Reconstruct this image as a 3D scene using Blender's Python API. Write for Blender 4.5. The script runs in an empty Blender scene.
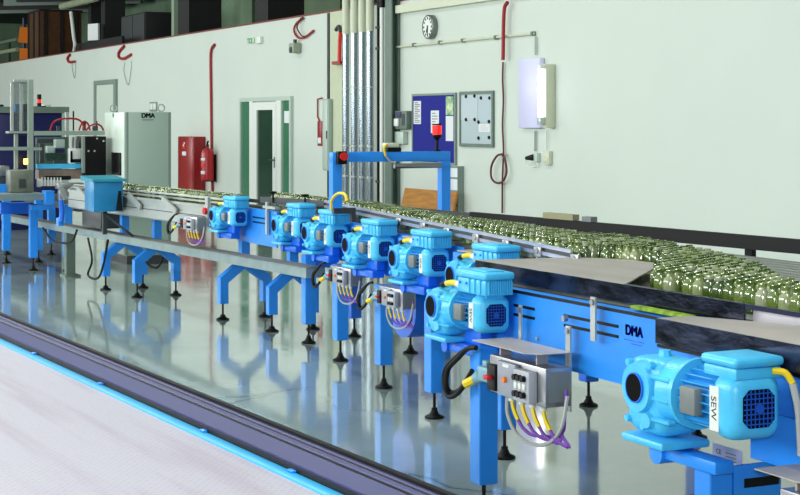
import bpy, bmesh, math, random
from mathutils import Vector, Matrix
random.seed(7)
SC = bpy.context.scene
COL = SC.collection
F, HX, HY, EYE = 1640.0, 400.0, 122.0, 1.7
AL = math.radians(25.2)
SA, CA = math.sin(AL), math.cos(AL)

# ---------------------------------------------------------------- camera
cam_d = bpy.data.cameras.new('camera')
cam = bpy.data.objects.new('camera', cam_d); COL.objects.link(cam)
cam.location = (0, 0, EYE)
cam.rotation_euler = (math.pi/2, 0, math.pi/2 - AL)
cam_d.sensor_width = 36.0; cam_d.lens = 36.0*F/800.0
cam_d.shift_y = (HY-247.5)/800.0
cam_d.clip_end = 200
SC.camera = cam

def V(px, py, y):
    """point on the vertical plane at distance y across the hall"""
    d = (px-HX)/F
    Z = y/(SA+d*CA); X = d*Z
    return Vector((-(-X*SA+Z*CA), y, EYE-(py-HY)*Z/F))
def pix(p):
    u, v = -p[0], p[1]
    X = -u*SA+v*CA; Z = u*CA+v*SA
    return HX+F*X/Z, HY+F*(EYE-p[2])/Z

# ---------------------------------------------------------------- materials
def lin(c):
    return tuple(((x/255)/12.92 if x/255 <= .04045 else ((x/255+.055)/1.055)**2.4) for x in c)
MATS = {}
def mat(name, rgb, rough=.5, metal=0., noise=0., nscale=8., bump=0., bscale=60., spec=.5, emit=None, estr=0., coat=0., dark=None, stretch=None):
    if name in MATS: return MATS[name]
    m = bpy.data.materials.new(name); m.use_nodes = True
    nt = m.node_tree; b = nt.nodes['Principled BSDF']
    c = lin(rgb)+(1,)
    b.inputs['Base Color'].default_value = c
    b.inputs['Roughness'].default_value = rough
    b.inputs['Metallic'].default_value = metal
    b.inputs['Specular IOR Level'].default_value = spec
    b.inputs['Coat Weight'].default_value = coat
    b.inputs['Coat Roughness'].default_value = .08
    tc = nt.nodes.new('ShaderNodeTexCoord')
    vec = tc.outputs['Object']
    if stretch:
        mp = nt.nodes.new('ShaderNodeMapping'); mp.inputs['Scale'].default_value = stretch
        nt.links.new(vec, mp.inputs['Vector']); vec = mp.outputs['Vector']
    if noise > 0:
        n = nt.nodes.new('ShaderNodeTexNoise'); n.inputs['Scale'].default_value = nscale; n.inputs['Detail'].default_value = 5
        nt.links.new(vec, n.inputs['Vector'])
        r = nt.nodes.new('ShaderNodeValToRGB')
        d = lin(dark) if dark else tuple(x*(1-noise) for x in c[:3])
        r.color_ramp.elements[0].position = .35; r.color_ramp.elements[0].color = d+(1,)
        r.color_ramp.elements[1].position = .65; r.color_ramp.elements[1].color = c
        nt.links.new(n.outputs['Fac'], r.inputs['Fac']); nt.links.new(r.outputs['Color'], b.inputs['Base Color'])
    if bump > 0:
        n2 = nt.nodes.new('ShaderNodeTexNoise'); n2.inputs['Scale'].default_value = bscale; n2.inputs['Detail'].default_value = 3
        nt.links.new(vec, n2.inputs['Vector'])
        bp = nt.nodes.new('ShaderNodeBump'); bp.inputs['Strength'].default_value = bump; bp.inputs['Distance'].default_value = .01
        nt.links.new(n2.outputs['Fac'], bp.inputs['Height']); nt.links.new(bp.outputs['Normal'], b.inputs['Normal'])
    if emit:
        b.inputs['Emission Color'].default_value = lin(emit)+(1,); b.inputs['Emission Strength'].default_value = estr
    MATS[name] = m
    return m

MOTOR = mat('motor_paint', (78,200,250), .34, noise=.12, nscale=14, bump=.08, bscale=90)
BLUE = mat('frame_paint', (40,148,252), .38, noise=.10, nscale=5, bump=.04, bscale=120)
DBLUE = mat('bracket_paint', (22,112,236), .4, noise=.1, nscale=6)
NAVY = mat('navy_panel', (9,11,76), .35)
TEAL = mat('teal_paint', (28,132,190), .4, noise=.15, nscale=9)
TEALTOP = mat('teal_lid', (38,150,175), .4, noise=.1, nscale=9)
WALL = mat('wall_plaster', (208,216,207), .75, noise=.03, nscale=.9, bump=.05, bscale=25)
WHITE = mat('white_plastic', (228,232,226), .4)
CREAM = mat('cream_metal', (206,210,186), .45)
LGREY = mat('light_grey_enamel', (186,200,190), .42, noise=.03, nscale=3)
LGREY2 = mat('door_grey_enamel', (160,180,168), .42, noise=.03, nscale=3)
GREY = mat('grey_paint', (120,128,128), .5, noise=.1, nscale=10)
DGREY = mat('dark_grey', (58,62,64), .5, noise=.15, nscale=10)
ALU = mat('anodised_aluminium', (188,194,190), .38, .55, noise=.08, nscale=12)
STEEL = mat('stainless_steel', (172,172,176), .34, .85, noise=.12, nscale=5, bump=.03, bscale=30)
SHEET = mat('brushed_sheet', (186,178,172), .45, .3, noise=.16, nscale=2.6, bump=.03, bscale=40, stretch=(1,3,1))
GALV = mat('galvanised', (138,158,160), .5, .45, noise=.2, nscale=6)
SHINY = mat('spiral_duct', (150,164,174), .26, .95, bump=.06, bscale=3)
MIRROR = mat('dark_polished_steel', (74,80,104), .16, .75, noise=.85, nscale=7, bump=.18, bscale=9, stretch=(1,1,2.2))  # strong colour noise paints wavy reflections into the steel
BLACK = mat('black_plastic', (8,8,10), .5, spec=.25)
BORE = mat('recess_shade', (3,3,4), .7, spec=.1)  # near-black paints the shade inside bores and fan openings
RUBBER = mat('black_rubber', (12,12,14), .6, spec=.3)
RED = mat('fire_red', (150,14,22), .35, noise=.15, nscale=4)
REDB = mat('bright_red', (214,30,26), .4)
HOSE = mat('red_hose', (158,20,26), .5)
DHOSE = mat('maroon_cable', (92,36,38), .55)
YELLOW = mat('yellow_sleeve', (240,208,30), .5)
PURPLE = mat('purple_cable', (118,62,170), .45)
GCABLE = mat('grey_cable', (172,174,172), .5)
ORANGE = mat('orange_card', (245,128,14), .6)
BROWN = mat('brown_crate', (88,52,18), .75, noise=.35, nscale=9)
DBROWN = mat('crate_shade_wood', (26,18,12), .8, noise=.3, nscale=9)  # near-black colour paints the shaded side of the crate
WOOD = mat('plywood', (190,128,46), .6, noise=.3, nscale=3, stretch=(1,1,8))
MEZZ = mat('mezzanine_panel', (122,152,124), .7, noise=.3, nscale=1.5)
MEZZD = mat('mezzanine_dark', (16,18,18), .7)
MEZZL = mat('mezzanine_pale', (150,160,130), .7, noise=.2, nscale=3)
GREENST = mat('green_grey_steel', (104,122,112), .5, noise=.15, nscale=4)
FRAMEG = mat('grey_frame', (126,142,134), .5)
PAPER = mat('paper', (224,226,228), .7)
PAPERG = mat('grey_paper', (176,192,196), .6)
INK = mat('ink', (10,11,18), .6, spec=.25)
LOGO = mat('logo_blue', (10,22,205), .5)
GREEN = mat('sign_green', (10,140,44), .4, emit=(30,200,80), estr=.08)
BOARDB = mat('pinboard_blue', (4,16,138), .8, noise=.12, nscale=60)
CYAN = mat('cyan_wear_strip', (36,178,240), .35)
SLATE = mat('guide_rail_grey', (52,54,112), .5, .0, noise=.12, nscale=4, stretch=(.3,3,3))
DARKDECK = mat('dark_deck', (34,32,30), .55, .2, noise=.4, nscale=10)
TUBE = mat('lamp_tube', (255,255,255), .4, emit=(236,238,255), estr=3.5)
REDLAMP = mat('red_lamp', (230,24,20), .25, emit=(255,30,20), estr=.9)
AMBER = mat('amber_lamp', (255,200,80), .3, emit=(255,205,90), estr=4.)
LABELG = mat('grey_label', (170,178,214), .5)

def glass_mat(name, tint, gloss=.12, alpha_t=.6, diff=(150,175,120)):
    m = bpy.data.materials.new(name); m.use_nodes = True; nt = m.node_tree
    nt.nodes.remove(nt.nodes['Principled BSDF']); out = nt.nodes['Material Output']
    t = nt.nodes.new('ShaderNodeBsdfTransparent'); t.inputs['Color'].default_value = lin(tint)+(1,)
    g = nt.nodes.new('ShaderNodeBsdfGlossy'); g.inputs['Roughness'].default_value = gloss
    d = nt.nodes.new('ShaderNodeBsdfDiffuse'); d.inputs['Color'].default_value = lin(diff)+(1,)
    lw = nt.nodes.new('ShaderNodeLayerWeight'); lw.inputs['Blend'].default_value = .45
    m1 = nt.nodes.new('ShaderNodeMixShader'); m1.inputs['Fac'].default_value = 1-alpha_t
    m2 = nt.nodes.new('ShaderNodeMixShader')
    nt.links.new(t.outputs[0], m1.inputs[1]); nt.links.new(d.outputs[0], m1.inputs[2])
    ad = nt.nodes.new('ShaderNodeMath'); ad.operation = 'MULTIPLY_ADD'; ad.use_clamp = True; ad.inputs[1].default_value = .8; ad.inputs[2].default_value = .10
    nt.links.new(lw.outputs['Fresnel'], ad.inputs[0]); nt.links.new(ad.outputs[0], m2.inputs['Fac'])
    nt.links.new(m1.outputs[0], m2.inputs[1]); nt.links.new(g.outputs[0], m2.inputs[2])
    nt.links.new(m2.outputs[0], out.inputs['Surface'])
    MATS[name] = m
    return m
BOTTLE = glass_mat('bottle_glass', (208,228,172), .10, .55, (176,196,116))
def vary_bottles(m):
    # random tone per bottle, from dark green to pale
    nt = m.node_tree
    oi = nt.nodes.new('ShaderNodeObjectInfo'); ge = nt.nodes.new('ShaderNodeNewGeometry')
    ad = nt.nodes.new('ShaderNodeMath'); ad.operation = 'ADD'
    fr = nt.nodes.new('ShaderNodeMath'); fr.operation = 'FRACT'
    nt.links.new(oi.outputs['Random'], ad.inputs[0]); nt.links.new(ge.outputs['Random Per Island'], ad.inputs[1]); nt.links.new(ad.outputs[0], fr.inputs[0])
    r = nt.nodes.new('ShaderNodeValToRGB'); e = r.color_ramp.elements
    e[0].position = 0; e[0].color = lin((52,84,20))+(1,); e[1].position = 1; e[1].color = lin((232,238,206))+(1,)
    k = e.new(.45); k.color = lin((112,146,48))+(1,); k = e.new(.75); k.color = lin((186,204,118))+(1,)
    nt.links.new(fr.outputs[0], r.inputs['Fac'])
    for n in nt.nodes:
        if n.type == 'BSDF_DIFFUSE': nt.links.new(r.outputs['Color'], n.inputs['Color'])
vary_bottles(BOTTLE)
PANE = mat('door_glass', (28,58,46), .04, spec=.8, coat=.6)
PANEL = mat('door_glass_light', (70,128,98), .05, spec=.8, coat=.6)
CLEARP = glass_mat('clear_guard', (225,232,230), .08, .85, (150,160,160))

# ---------------------------------------------------------------- mesh builder
class MB:
    def __init__(s): s.bm = bmesh.new()
    def box(s, x0, x1, y0, y1, z0, z1, bev=0., seg=2):
        if x0 > x1: x0, x1 = x1, x0
        if y0 > y1: y0, y1 = y1, y0
        if z0 > z1: z0, z1 = z1, z0
        r = bmesh.ops.create_cube(s.bm, size=1.0)
        vs = r['verts']
        for v in vs:
            v.co = Vector(((x0+x1)/2+v.co.x*(x1-x0), (y0+y1)/2+v.co.y*(y1-y0), (z0+z1)/2+v.co.z*(z1-z0)))
        if bev > 0:
            es = list({e for v in vs for e in v.link_edges})
            bmesh.ops.bevel(s.bm, geom=es, offset=bev, segments=seg, affect='EDGES', profile=.5)
        return s
    def beam(s, p0, p1, w, h, up=Vector((0,0,1))):
        """rectangular bar from p0 to p1 (centre line), w across, h along up"""
        p0, p1 = Vector(p0), Vector(p1); d = (p1-p0).normalized()
        side = d.cross(up)
        if side.length < 1e-4: side = d.cross(Vector((1,0,0)))
        side.normalize(); u2 = side.cross(d).normalized()
        vs = []
        for p in (p0, p1):
            for a, b in ((-1,-1),(1,-1),(1,1),(-1,1)):
                vs.append(s.bm.verts.new(p+side*(a*w/2)+u2*(b*h/2)))
        for f in ((0,1,2,3),(7,6,5,4),(0,4,5,1),(1,5,6,2),(2,6,7,3),(3,7,4,0)):
            s.bm.faces.new([vs[i] for i in f])
        return s
    def cyl(s, p0, p1, r0, r1=None, seg=16, cap=True):
        p0, p1 = Vector(p0), Vector(p1); r1 = r0 if r1 is None else r1
        d = (p1-p0).normalized(); a = d.orthogonal().normalized(); b = d.cross(a)
        rings = []
        for p, r in ((p0, r0), (p1, r1)):
            rings.append([s.bm.verts.new(p+a*(r*math.cos(2*math.pi*i/seg))+b*(r*math.sin(2*math.pi*i/seg))) for i in range(seg)])
        for i in range(seg):
            j = (i+1) % seg
            s.bm.faces.new((rings[0][i], rings[0][j], rings[1][j], rings[1][i]))
        if cap:
            s.bm.faces.new(rings[0][::-1]); s.bm.faces.new(rings[1])
        return s
    def tube(s, pts, r, seg=8, sub=6):
        pts = [Vector(p) for p in pts]
        if len(pts) > 2 and sub > 1:
            P = [pts[0]*2-pts[1]]+pts+[pts[-1]*2-pts[-2]]; q = []
            for i in range(1, len(P)-2):
                for k in range(sub):
                    t = k/sub; a, b, c, d = P[i-1], P[i], P[i+1], P[i+2]
                    q.append(.5*((2*b)+(c-a)*t+(2*a-5*b+4*c-d)*t*t+(3*b-a-3*c+d)*t**3))
            q.append(pts[-1]); pts = q
        prev = None; rings = []
        for i, p in enumerate(pts):
            d = (pts[min(i+1, len(pts)-1)]-pts[max(i-1, 0)]).normalized()
            if prev is None: a = d.orthogonal().normalized()
            else:
                a = prev-d*prev.dot(d)
                a = a.normalized() if a.length > 1e-5 else d.orthogonal().normalized()
            prev = a; b = d.cross(a)
            rings.append([s.bm.verts.new(p+a*(r*math.cos(2*math.pi*k/seg))+b*(r*math.sin(2*math.pi*k/seg))) for k in range(seg)])
        for A, B in zip(rings, rings[1:]):
            for k in range(seg):
                j = (k+1) % seg
                s.bm.faces.new((A[k], A[j], B[j], B[k]))
        s.bm.faces.new(rings[0][::-1]); s.bm.faces.new(rings[-1])
        return s
    def lathe(s, prof, c=(0,0,0), axis='z', seg=16):
        c = Vector(c); rings = []
        for r, h in prof:
            ring = []
            for k in range(seg):
                a = 2*math.pi*k/seg; x, y = r*math.cos(a), r*math.sin(a)
                p = Vector((x, y, h)) if axis == 'z' else (Vector((h, x, y)) if axis == 'x' else Vector((y, h, x)))
                ring.append(s.bm.verts.new(c+p))
            rings.append(ring)
        for A, B in zip(rings, rings[1:]):
            for k in range(seg):
                j = (k+1) % seg
                s.bm.faces.new((A[k], A[j], B[j], B[k]))
        if tuple(prof[0]) != tuple(prof[-1]): s.bm.faces.new(rings[0][::-1]); s.bm.faces.new(rings[-1])
        return s
    def prism(s, poly, vec):
        vec = Vector(vec); a = [s.bm.verts.new(Vector(p)) for p in poly]; b = [s.bm.verts.new(Vector(p)+vec) for p in poly]
        n = len(a)
        s.bm.faces.new(a[::-1]); s.bm.faces.new(b)
        for i in range(n):
            j = (i+1) % n
            s.bm.faces.new((a[i], a[j], b[j], b[i]))
        return s
    def build(s, name, material, parent=None, world=False, origin=None, angle=35):
        off = Vector((0,0,0))
        if parent is not None and world: off = LOC[parent.name]
        if origin is not None: off = Vector(origin)
        bmesh.ops.recalc_face_normals(s.bm, faces=s.bm.faces)
        for v in s.bm.verts: v.co -= off
        me = bpy.data.meshes.new(name); s.bm.to_mesh(me); s.bm.free()
        for p in me.polygons: p.use_smooth = True
        me.set_sharp_from_angle(angle=math.radians(angle))
        me.materials.append(material)
        o = bpy.data.objects.new(name, me); COL.objects.link(o)
        if parent is not None:
            o.parent = parent; LOC[o.name] = LOC[parent.name]
        else:
            o.location = off; LOC[o.name] = off
        return o
LOC = {}
def tag(o, label=None, cat=None, group=None, kind=None):
    if cat and not kind: kind = 'thing'
    for k, v in (('label', label), ('category', cat), ('group', group), ('kind', kind)):
        if v: o[k] = v
    return o
def thing(name, loc, label, cat, group=None, rz=0.):
    o = bpy.data.objects.new(name, None); COL.objects.link(o)
    o.empty_display_size = .1
    o.location = loc; o.rotation_euler = (0,0,rz); LOC[o.name] = Vector(loc)
    return tag(o, label, cat, group)
KIDS = lambda o: [c for c in bpy.data.objects if c.parent is o]
def dup(o, loc, label=None, rz=None, group=None, parent=None, top=True):
    kids = list(o.children)
    c = o.copy(); COL.objects.link(c)
    if top:
        c.location = loc; LOC[c.name] = Vector(loc)
        if rz is not None: c.rotation_euler = (0,0,rz)
        if label: c['label'] = label
        if group: c['group'] = group
    else: c.parent = parent
    for k in kids: dup(k, None, parent=c, top=False)
    return c
def text(body, size, material, name, parent, loc, rot=(math.pi/2,0,0), world=True, ext=.001, bold=0.):
    cu = bpy.data.curves.new(name, 'FONT'); cu.body = body; cu.size = size; cu.extrude = ext; cu.align_x = 'CENTER'; cu.align_y = 'CENTER'; cu.offset = 0
    t = bpy.data.objects.new(name+'_tmp', cu); COL.objects.link(t)
    dg = bpy.context.evaluated_depsgraph_get(); dg.update()
    me = bpy.data.meshes.new_from_object(t.evaluated_get(dg)); me.name = name
    bpy.data.objects.remove(t); bpy.data.curves.remove(cu)
    if bold:
        bb = bmesh.new()
        for dx in (-bold, 0, bold):
            for dy in (-bold*.5, bold*.5):
                m2 = me.copy(); m2.transform(Matrix.Translation((dx, dy, 0))); bb.from_mesh(m2); bpy.data.meshes.remove(m2)
        bb.to_mesh(me); bb.free()
    loc = Vector(loc)
    if world: loc = loc-LOC[parent.name]
    from mathutils import Euler
    me.transform(Matrix.Translation(loc) @ Euler(rot).to_matrix().to_4x4())
    me.materials.clear(); me.materials.append(material)
    o = bpy.data.objects.new(name, me); COL.objects.link(o); o.parent = parent; LOC[o.name] = LOC[parent.name]
    return o
def struct(o): o['kind'] = 'structure'; return o
# ================================================================= ROOM
WY = 9.84
def R(px0, py0, px1, py1, y):
    a, b = V(px0, py0, y).x, V(px1, py0, y).x
    m = (px0+px1)/2
    return a, b, V(m, py1, y).z, V(m, py0, y).z
def on_wall(py, px, d=0.): return V(px, py, WY-d)

# polished floor
fm = bpy.data.materials.new('polished_floor'); fm.use_nodes = True
nt = fm.node_tree; b = nt.nodes['Principled BSDF']
tc = nt.nodes.new('ShaderNodeTexCoord')
n1 = nt.nodes.new('ShaderNodeTexNoise'); n1.inputs['Scale'].default_value = .55; n1.inputs['Detail'].default_value = 7; n1.inputs['Roughness'].default_value = .62
nt.links.new(tc.outputs['Object'], n1.inputs['Vector'])
cr = nt.nodes.new('ShaderNodeValToRGB')
cr.color_ramp.elements[0].position = .36; cr.color_ramp.elements[0].color = lin((142,160,158))+(1,)
cr.color_ramp.elements[1].position = .64; cr.color_ramp.elements[1].color = lin((168,184,179))+(1,)
nt.links.new(n1.outputs['Fac'], cr.inputs['Fac'])
# hairline cracks
vo = nt.nodes.new('ShaderNodeTexVoronoi'); vo.feature = 'DISTANCE_TO_EDGE'; vo.inputs['Scale'].default_value = .42
nz = nt.nodes.new('ShaderNodeTexNoise'); nz.inputs['Scale'].default_value = 1.6; nz.inputs['Detail'].default_value = 5
mx = nt.nodes.new('ShaderNodeMix'); mx.data_type = 'VECTOR'; mx.inputs['Factor'].default_value = .22
nt.links.new(tc.outputs['Object'], nz.inputs['Vector']); nt.links.new(tc.outputs['Object'], mx.inputs['A']); nt.links.new(nz.outputs['Color'], mx.inputs['B'])
nt.links.new(mx.outputs['Result'], vo.inputs['Vector'])
c2 = nt.nodes.new('ShaderNodeValToRGB'); c2.color_ramp.elements[0].position = 0; c2.color_ramp.elements[0].color = (.55,.55,.55,1)
c2.color_ramp.elements[1].position = .006; c2.color_ramp.elements[1].color = (1,1,1,1)
nt.links.new(vo.outputs['Distance'], c2.inputs['Fac'])
mm = nt.nodes.new('ShaderNodeMix'); mm.data_type = 'RGBA'; mm.blend_type = 'MULTIPLY'; mm.inputs['Factor'].default_value = 1
nt.links.new(cr.outputs['Color'], mm.inputs['A']); nt.links.new(c2.outputs['Color'], mm.inputs['B'])
nt.links.new(mm.outputs['Result'], b.inputs['Base Color'])
n3 = nt.nodes.new('ShaderNodeTexNoise'); n3.inputs['Scale'].default_value = 1.3; n3.inputs['Detail'].default_value = 4
nt.links.new(tc.outputs['Object'], n3.inputs['Vector'])
r3 = nt.nodes.new('ShaderNodeMapRange'); r3.inputs['From Min'].default_value = .3; r3.inputs['From Max'].default_value = .7
r3.inputs['To Min'].default_value = .05; r3.inputs['To Max'].default_value = .16
nt.links.new(n3.outputs['Fac'], r3.inputs['Value']); nt.links.new(r3.outputs['Result'], b.inputs['Roughness'])
b.inputs['Specular IOR Level'].default_value = .6
b.inputs['Coat Weight'].default_value = .45; b.inputs['Coat Roughness'].default_value = .05
n4 = nt.nodes.new('ShaderNodeTexNoise'); n4.inputs['Scale'].default_value = 2.2; n4.inputs['Detail'].default_value = 2
nt.links.new(tc.outputs['Object'], n4.inputs['Vector'])
bp = nt.nodes.new('ShaderNodeBump'); bp.inputs['Strength'].default_value = .05; bp.inputs['Distance'].default_value = .02
nt.links.new(n4.outputs['Fac'], bp.inputs['Height']); nt.links.new(bp.outputs['Normal'], b.inputs['Normal']); nt.links.new(bp.outputs['Normal'], b.inputs['Coat Normal'])
struct(MB().box(-62, 6, -8, WY+.15, -.2, 0).build('floor', fm))
struct(MB().box(-62, 6, WY, WY+.15, 0, 3.40).build('wall_back', WALL))
struct(MB().box(-62, 6, WY-.012, WY+.2, 3.40, 3.425).build('trim_1', mat('red_brown_edge', (120,52,48), .6)))
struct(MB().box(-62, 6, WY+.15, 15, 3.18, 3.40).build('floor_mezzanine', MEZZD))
struct(MB().box(-62, 6, 14.0, 14.15, 3.40, 7.4).build('wall_mezzanine', MEZZ))
struct(MB().box(-62, 6, -8, 15, 7.4, 7.6).build('ceiling', mat('ceiling_paint', (170,176,172), .8)))
struct(MB().box(-62.15, -62, -8, 15, 0, 7.4).build('wall_left', MEZZ))

# ---- wall seam, cream pillar strip, steel column
a, c_, z0, z1 = R(327.6, 12, 329.2, 200, WY-.02)
struct(MB().box(a, c_, WY-.03, WY-.002, 0, 3.39).build('trim_2', DGREY))
a, c_, z0, z1 = R(330, 12, 342, 200, WY-.06)
struct(MB().box(a, c_, WY-.06, WY-.002, 0, 3.39).build('pillar_cream', mat('cream_wall', (198,204,176), .7, noise=.05)))
a, c_, z0, z1 = R(385, 0, 391.5, 200, WY-.14)
struct(MB().box(a, c_, WY-.14, WY-.12, 0, 4.6).box((a+c_)/2-.01, (a+c_)/2+.01, WY-.12, WY-.03, 0, 4.6).box(a, c_, WY-.03, WY-.014, 0, 4.6).build('pillar_steel', GREENST))

# ---- doors
def door_glass():
    y = WY-.05
    a, b_, z0, z1 = R(239, 97, 290.5, 222, y); z0 = 0
    root = struct(MB().box(a, a+.07, y, WY-.003, 0, z1).box(b_-.07, b_, y, WY-.003, 0, z1).box(a+.07, b_-.07, y, WY-.003, z1-.07, z1).build('door_1', LGREY))
    LOC['door_1'] = Vector((0,0,0)); root.location = (0,0,0)
    xs = [V(p, 150, y).x for p in (239, 249.5, 257, 273, 281, 290.5)]
    # sidelights
    MB().box(xs[0]+.075, xs[1], y+.02, WY-.004, .1, z1-.075).build('sidelight_pane', PANEL, root)
    MB().box(xs[4], xs[5]-.075, y+.02, WY-.004, .1, z1-.075).build('sidelight_pane', PANEL, root)
    for p0, p1 in ((249.5, 252.5), (276.5, 281)):
        MB().box(V(p0,150,y).x, V(p1,150,y).x, y-.005, WY-.004, 0, z1-.07).build('mullion', WHITE, root)
    lx0, lx1 = V(252.5,150,y).x+.006, V(276.5,150,y).x-.006
    g0, g1 = xs[2], xs[3]
    leaf = MB().box(lx0, g0, y-.01, WY-.005, .02, z1-.09).box(g1, lx1, y-.01, WY-.005, .02, z1-.09).box(g0, g1, y-.01, WY-.005, z1-.22, z1-.09).box(g0, g1, y-.01, WY-.005, .02, .14).build('door_leaf', WHITE, root)
    MB().box(g0, g1, y+.012, WY-.006, .14, z1-.22).build('pane', PANE, leaf)
    h = V(275, 160, y)
    MB().box(h.x-.02, h.x+.02, y-.016, y-.011, h.z-.13, h.z+.05).cyl((h.x, y-.016, h.z), (h.x, y-.06, h.z), .011).cyl((h.x+.01, y-.058, h.z), (h.x-.13, y-.058, h.z), .011).build('door_handle', DGREY, leaf)
    q = R(283.5, 111, 289, 123, y); MB().box(q[0], q[1], y+.012, y+.016, q[2], q[3]).build('notice', PAPER, root)
    q = R(283, 125, 287, 127, y)
    return root
door_glass()
def door_grey():
    y = WY-.05
    a, b_, z0, z1 = R(93.5, 80, 115.5, 222, y)
    w = (b_-a)*.10
    root = struct(MB().box(a, a+w, y, WY-.003, 0, z1).box(b_-w, b_, y, WY-.003, 0, z1).box(a+w, b_-w, y, WY-.003, z1-.10, z1).build('door_2', FRAMEG))
    root.location = (0,0,0); LOC['door_2'] = Vector((0,0,0))
    MB().box(a+w+.005, b_-w-.005, y+.02, WY-.004, .01, z1-.105).build('door_leaf', mat('pale_door', (206,218,206), .5), root)
door_grey()

# ================================================================= WALL FITTINGS
def wall_root(name, px, py, label, cat, group=None):
    p = V(px, py, WY-.003)
    return thing(name, p, label, cat, group)

# clock
p = V(432.5, 27, WY-.003)
t = thing('wall_clock', p, 'round white wall clock hanging below the pale cable duct', 'clock')
r = .165
MB().lathe([(r*.98, 0), (r, -.02), (r, -.07), (r*.9, -.085), (r*.9, -.07), (.001, -.07)], p, 'y', 32).build('clock_case', mat('clock_rim', (120,128,124), .35, .4), t, True)
MB().cyl(p+Vector((0,-.071,0)), p+Vector((0,-.074,0)), r*.88, seg=32).build('clock_face', WHITE, t, True)
for k in range(12):
    m_ = MB(); a = k*math.pi/6; d = Vector((math.sin(a), 0, math.cos(a)))
    m_.beam(p+Vector((0,-.076,0))+d*r*.62, p+Vector((0,-.076,0))+d*r*.8, .022, .003, Vector((0,1,0)))
    m_.build('hour_mark', INK, t, True)
for nm, ang, ln in (('hour_hand', 205, .5), ('minute_hand', 180, .74)):
    a = math.radians(ang); d = Vector((math.sin(a), 0, math.cos(a)))
    MB().beam(p+Vector((0,-.079,0))-d*.02, p+Vector((0,-.079,0))+d*r*ln, .018, .004, Vector((0,1,0))).build(nm, INK, t, True)

# pale cable duct + conduits on the right part of the wall
a0 = V(395.5, 9, WY-.08); a1 = V(520, -8, WY-.08)
zt = 3.33
o = MB().box(a0.x, a1.x+2.5, WY-.085, WY-.003, 3.225, 3.335).build('cable_duct', CREAM); tag(o, 'long cream cable duct running high along the wall above the clock', 'cable duct')
def conduit(name, pts, label, group='wall conduits', r=.016, m=None, clips=()):
    P = [V(px, py, WY-.03) for px, py in pts]
    t = thing(name, P[0], label, 'conduit', group)
    MB().tube(P, r, 8, 1).build('pipe', m or CREAM, t, True)
    for px, py in clips:
        q = V(px, py, WY-.03); MB().box(q.x-.02, q.x+.02, WY-.055, WY-.003, q.z-.025, q.z+.025).build('clip', GREENST, t, True)
conduit('conduit', [(397,47),(534,33.5)], 'thin cream conduit running level along the wall beneath the clock', clips=[(414,45),(440,42.5),(463,40.5),(496,37.5),(533,33.6)])
conduit('conduit', [(535,36.5),(535,55)], 'short pale conduit dropping to the top of the lit wall lamp', m=LGREY)
conduit('conduit', [(395,16),(395,118)], 'thin cream conduit rising up the wall beside the steel column', clips=[(395,22),(395,60),(395,95)])
conduit('conduit', [(534.5,131),(534.5,151)], 'grey conduit between the lit wall lamp and the black plug', m=ALU)
conduit('conduit', [(546,130),(546,149.5)], 'thin white conduit between the lit wall lamp and the cream socket', r=.009, m=WHITE)

# lit wall lamp: white reflector box, vertical tube, cream side housing
y = WY-.16
t = thing('wall_lamp', V(534, 130, WY-.003), 'lit vertical fluorescent lamp in a white housing on the wall', 'lamp')
q = R(518, 58.5, 539.5, 128, WY-.075)
MB().box(q[0], q[1], WY-.075, WY-.003, q[2], q[3], .01).build('reflector_panel', mat('lamp_panel', (214,212,244), .35), t, True)
q2 = R(542, 64, 546, 128, WY-.13)
MB().box(q2[0], q2[1], WY-.13, WY-.003, q2[2], q2[3], .01).build('housing', CREAM, t, True)
zz = R(537, 69, 543.5, 117, WY-.19)
cx = V(540.5, 90, WY-.175).x
MB().cyl((cx, WY-.175, zz[2]), (cx, WY-.175, zz[3]), .034, seg=16).build('tube', TUBE, t, True)
MB().box(cx-.04, cx+.04, WY-.20, WY-.1305, zz[3]+.003, zz[3]+.05, .006).build('lamp_holder', WHITE, t, True)
MB().box(cx-.04, cx+.04, WY-.20, WY-.1305, zz[2]-.09, zz[2]-.003, .006).build('lamp_holder', ALU, t, True)
for zf in (.08, .5, .92):
    m_ = MB(); m_.cyl((q2[1]-.05, WY-.1305, q2[2]+(q2[3]-q2[2])*zf), (q2[1]-.05, WY-.138, q2[2]+(q2[3]-q2[2])*zf), .008)
    m_.build('screw', DGREY, t, True)

# plug and sockets
q = R(525, 154.5, 533, 160.5, WY-.1)
t = thing('wall_plug', V(533,157,WY-.003), 'black plug pushed in a grey socket below the wall lamp', 'plug')
s_ = R(533, 153, 537, 162, WY-.05)
MB().box(s_[0], s_[1], WY-.05, WY-.003, s_[2], s_[3], .006).build('socket', LGREY, t, True)
MB().cyl((s_[0]-.003, WY-.03, (s_[2]+s_[3])/2), (q[0], WY-.09, (q[2]+q[3])/2-.01), .045, .02, 12).build('plug', BLACK, t, True)
MB().tube([V(526,160,WY-.08), V(526,165,WY-.07), V(532,167,WY-.05), V(537,165,WY-.05), V(537,162,WY-.03)], .006).build('cord', WHITE, t, True)
q = R(543, 151, 549, 165, WY-.05)
o = MB().box(q[0], q[1], WY-.055, WY-.003, q[2], q[3], .008).box(q[0]+.02, q[1]-.02, WY-.062, WY-.055, q[2]+.03, q[2]+.09, .004).build('wall_socket', CREAM, None, origin=(q[0], WY-.003, q[2])); tag(o, 'cream socket box on the wall below the lamp housing', 'socket')

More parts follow.
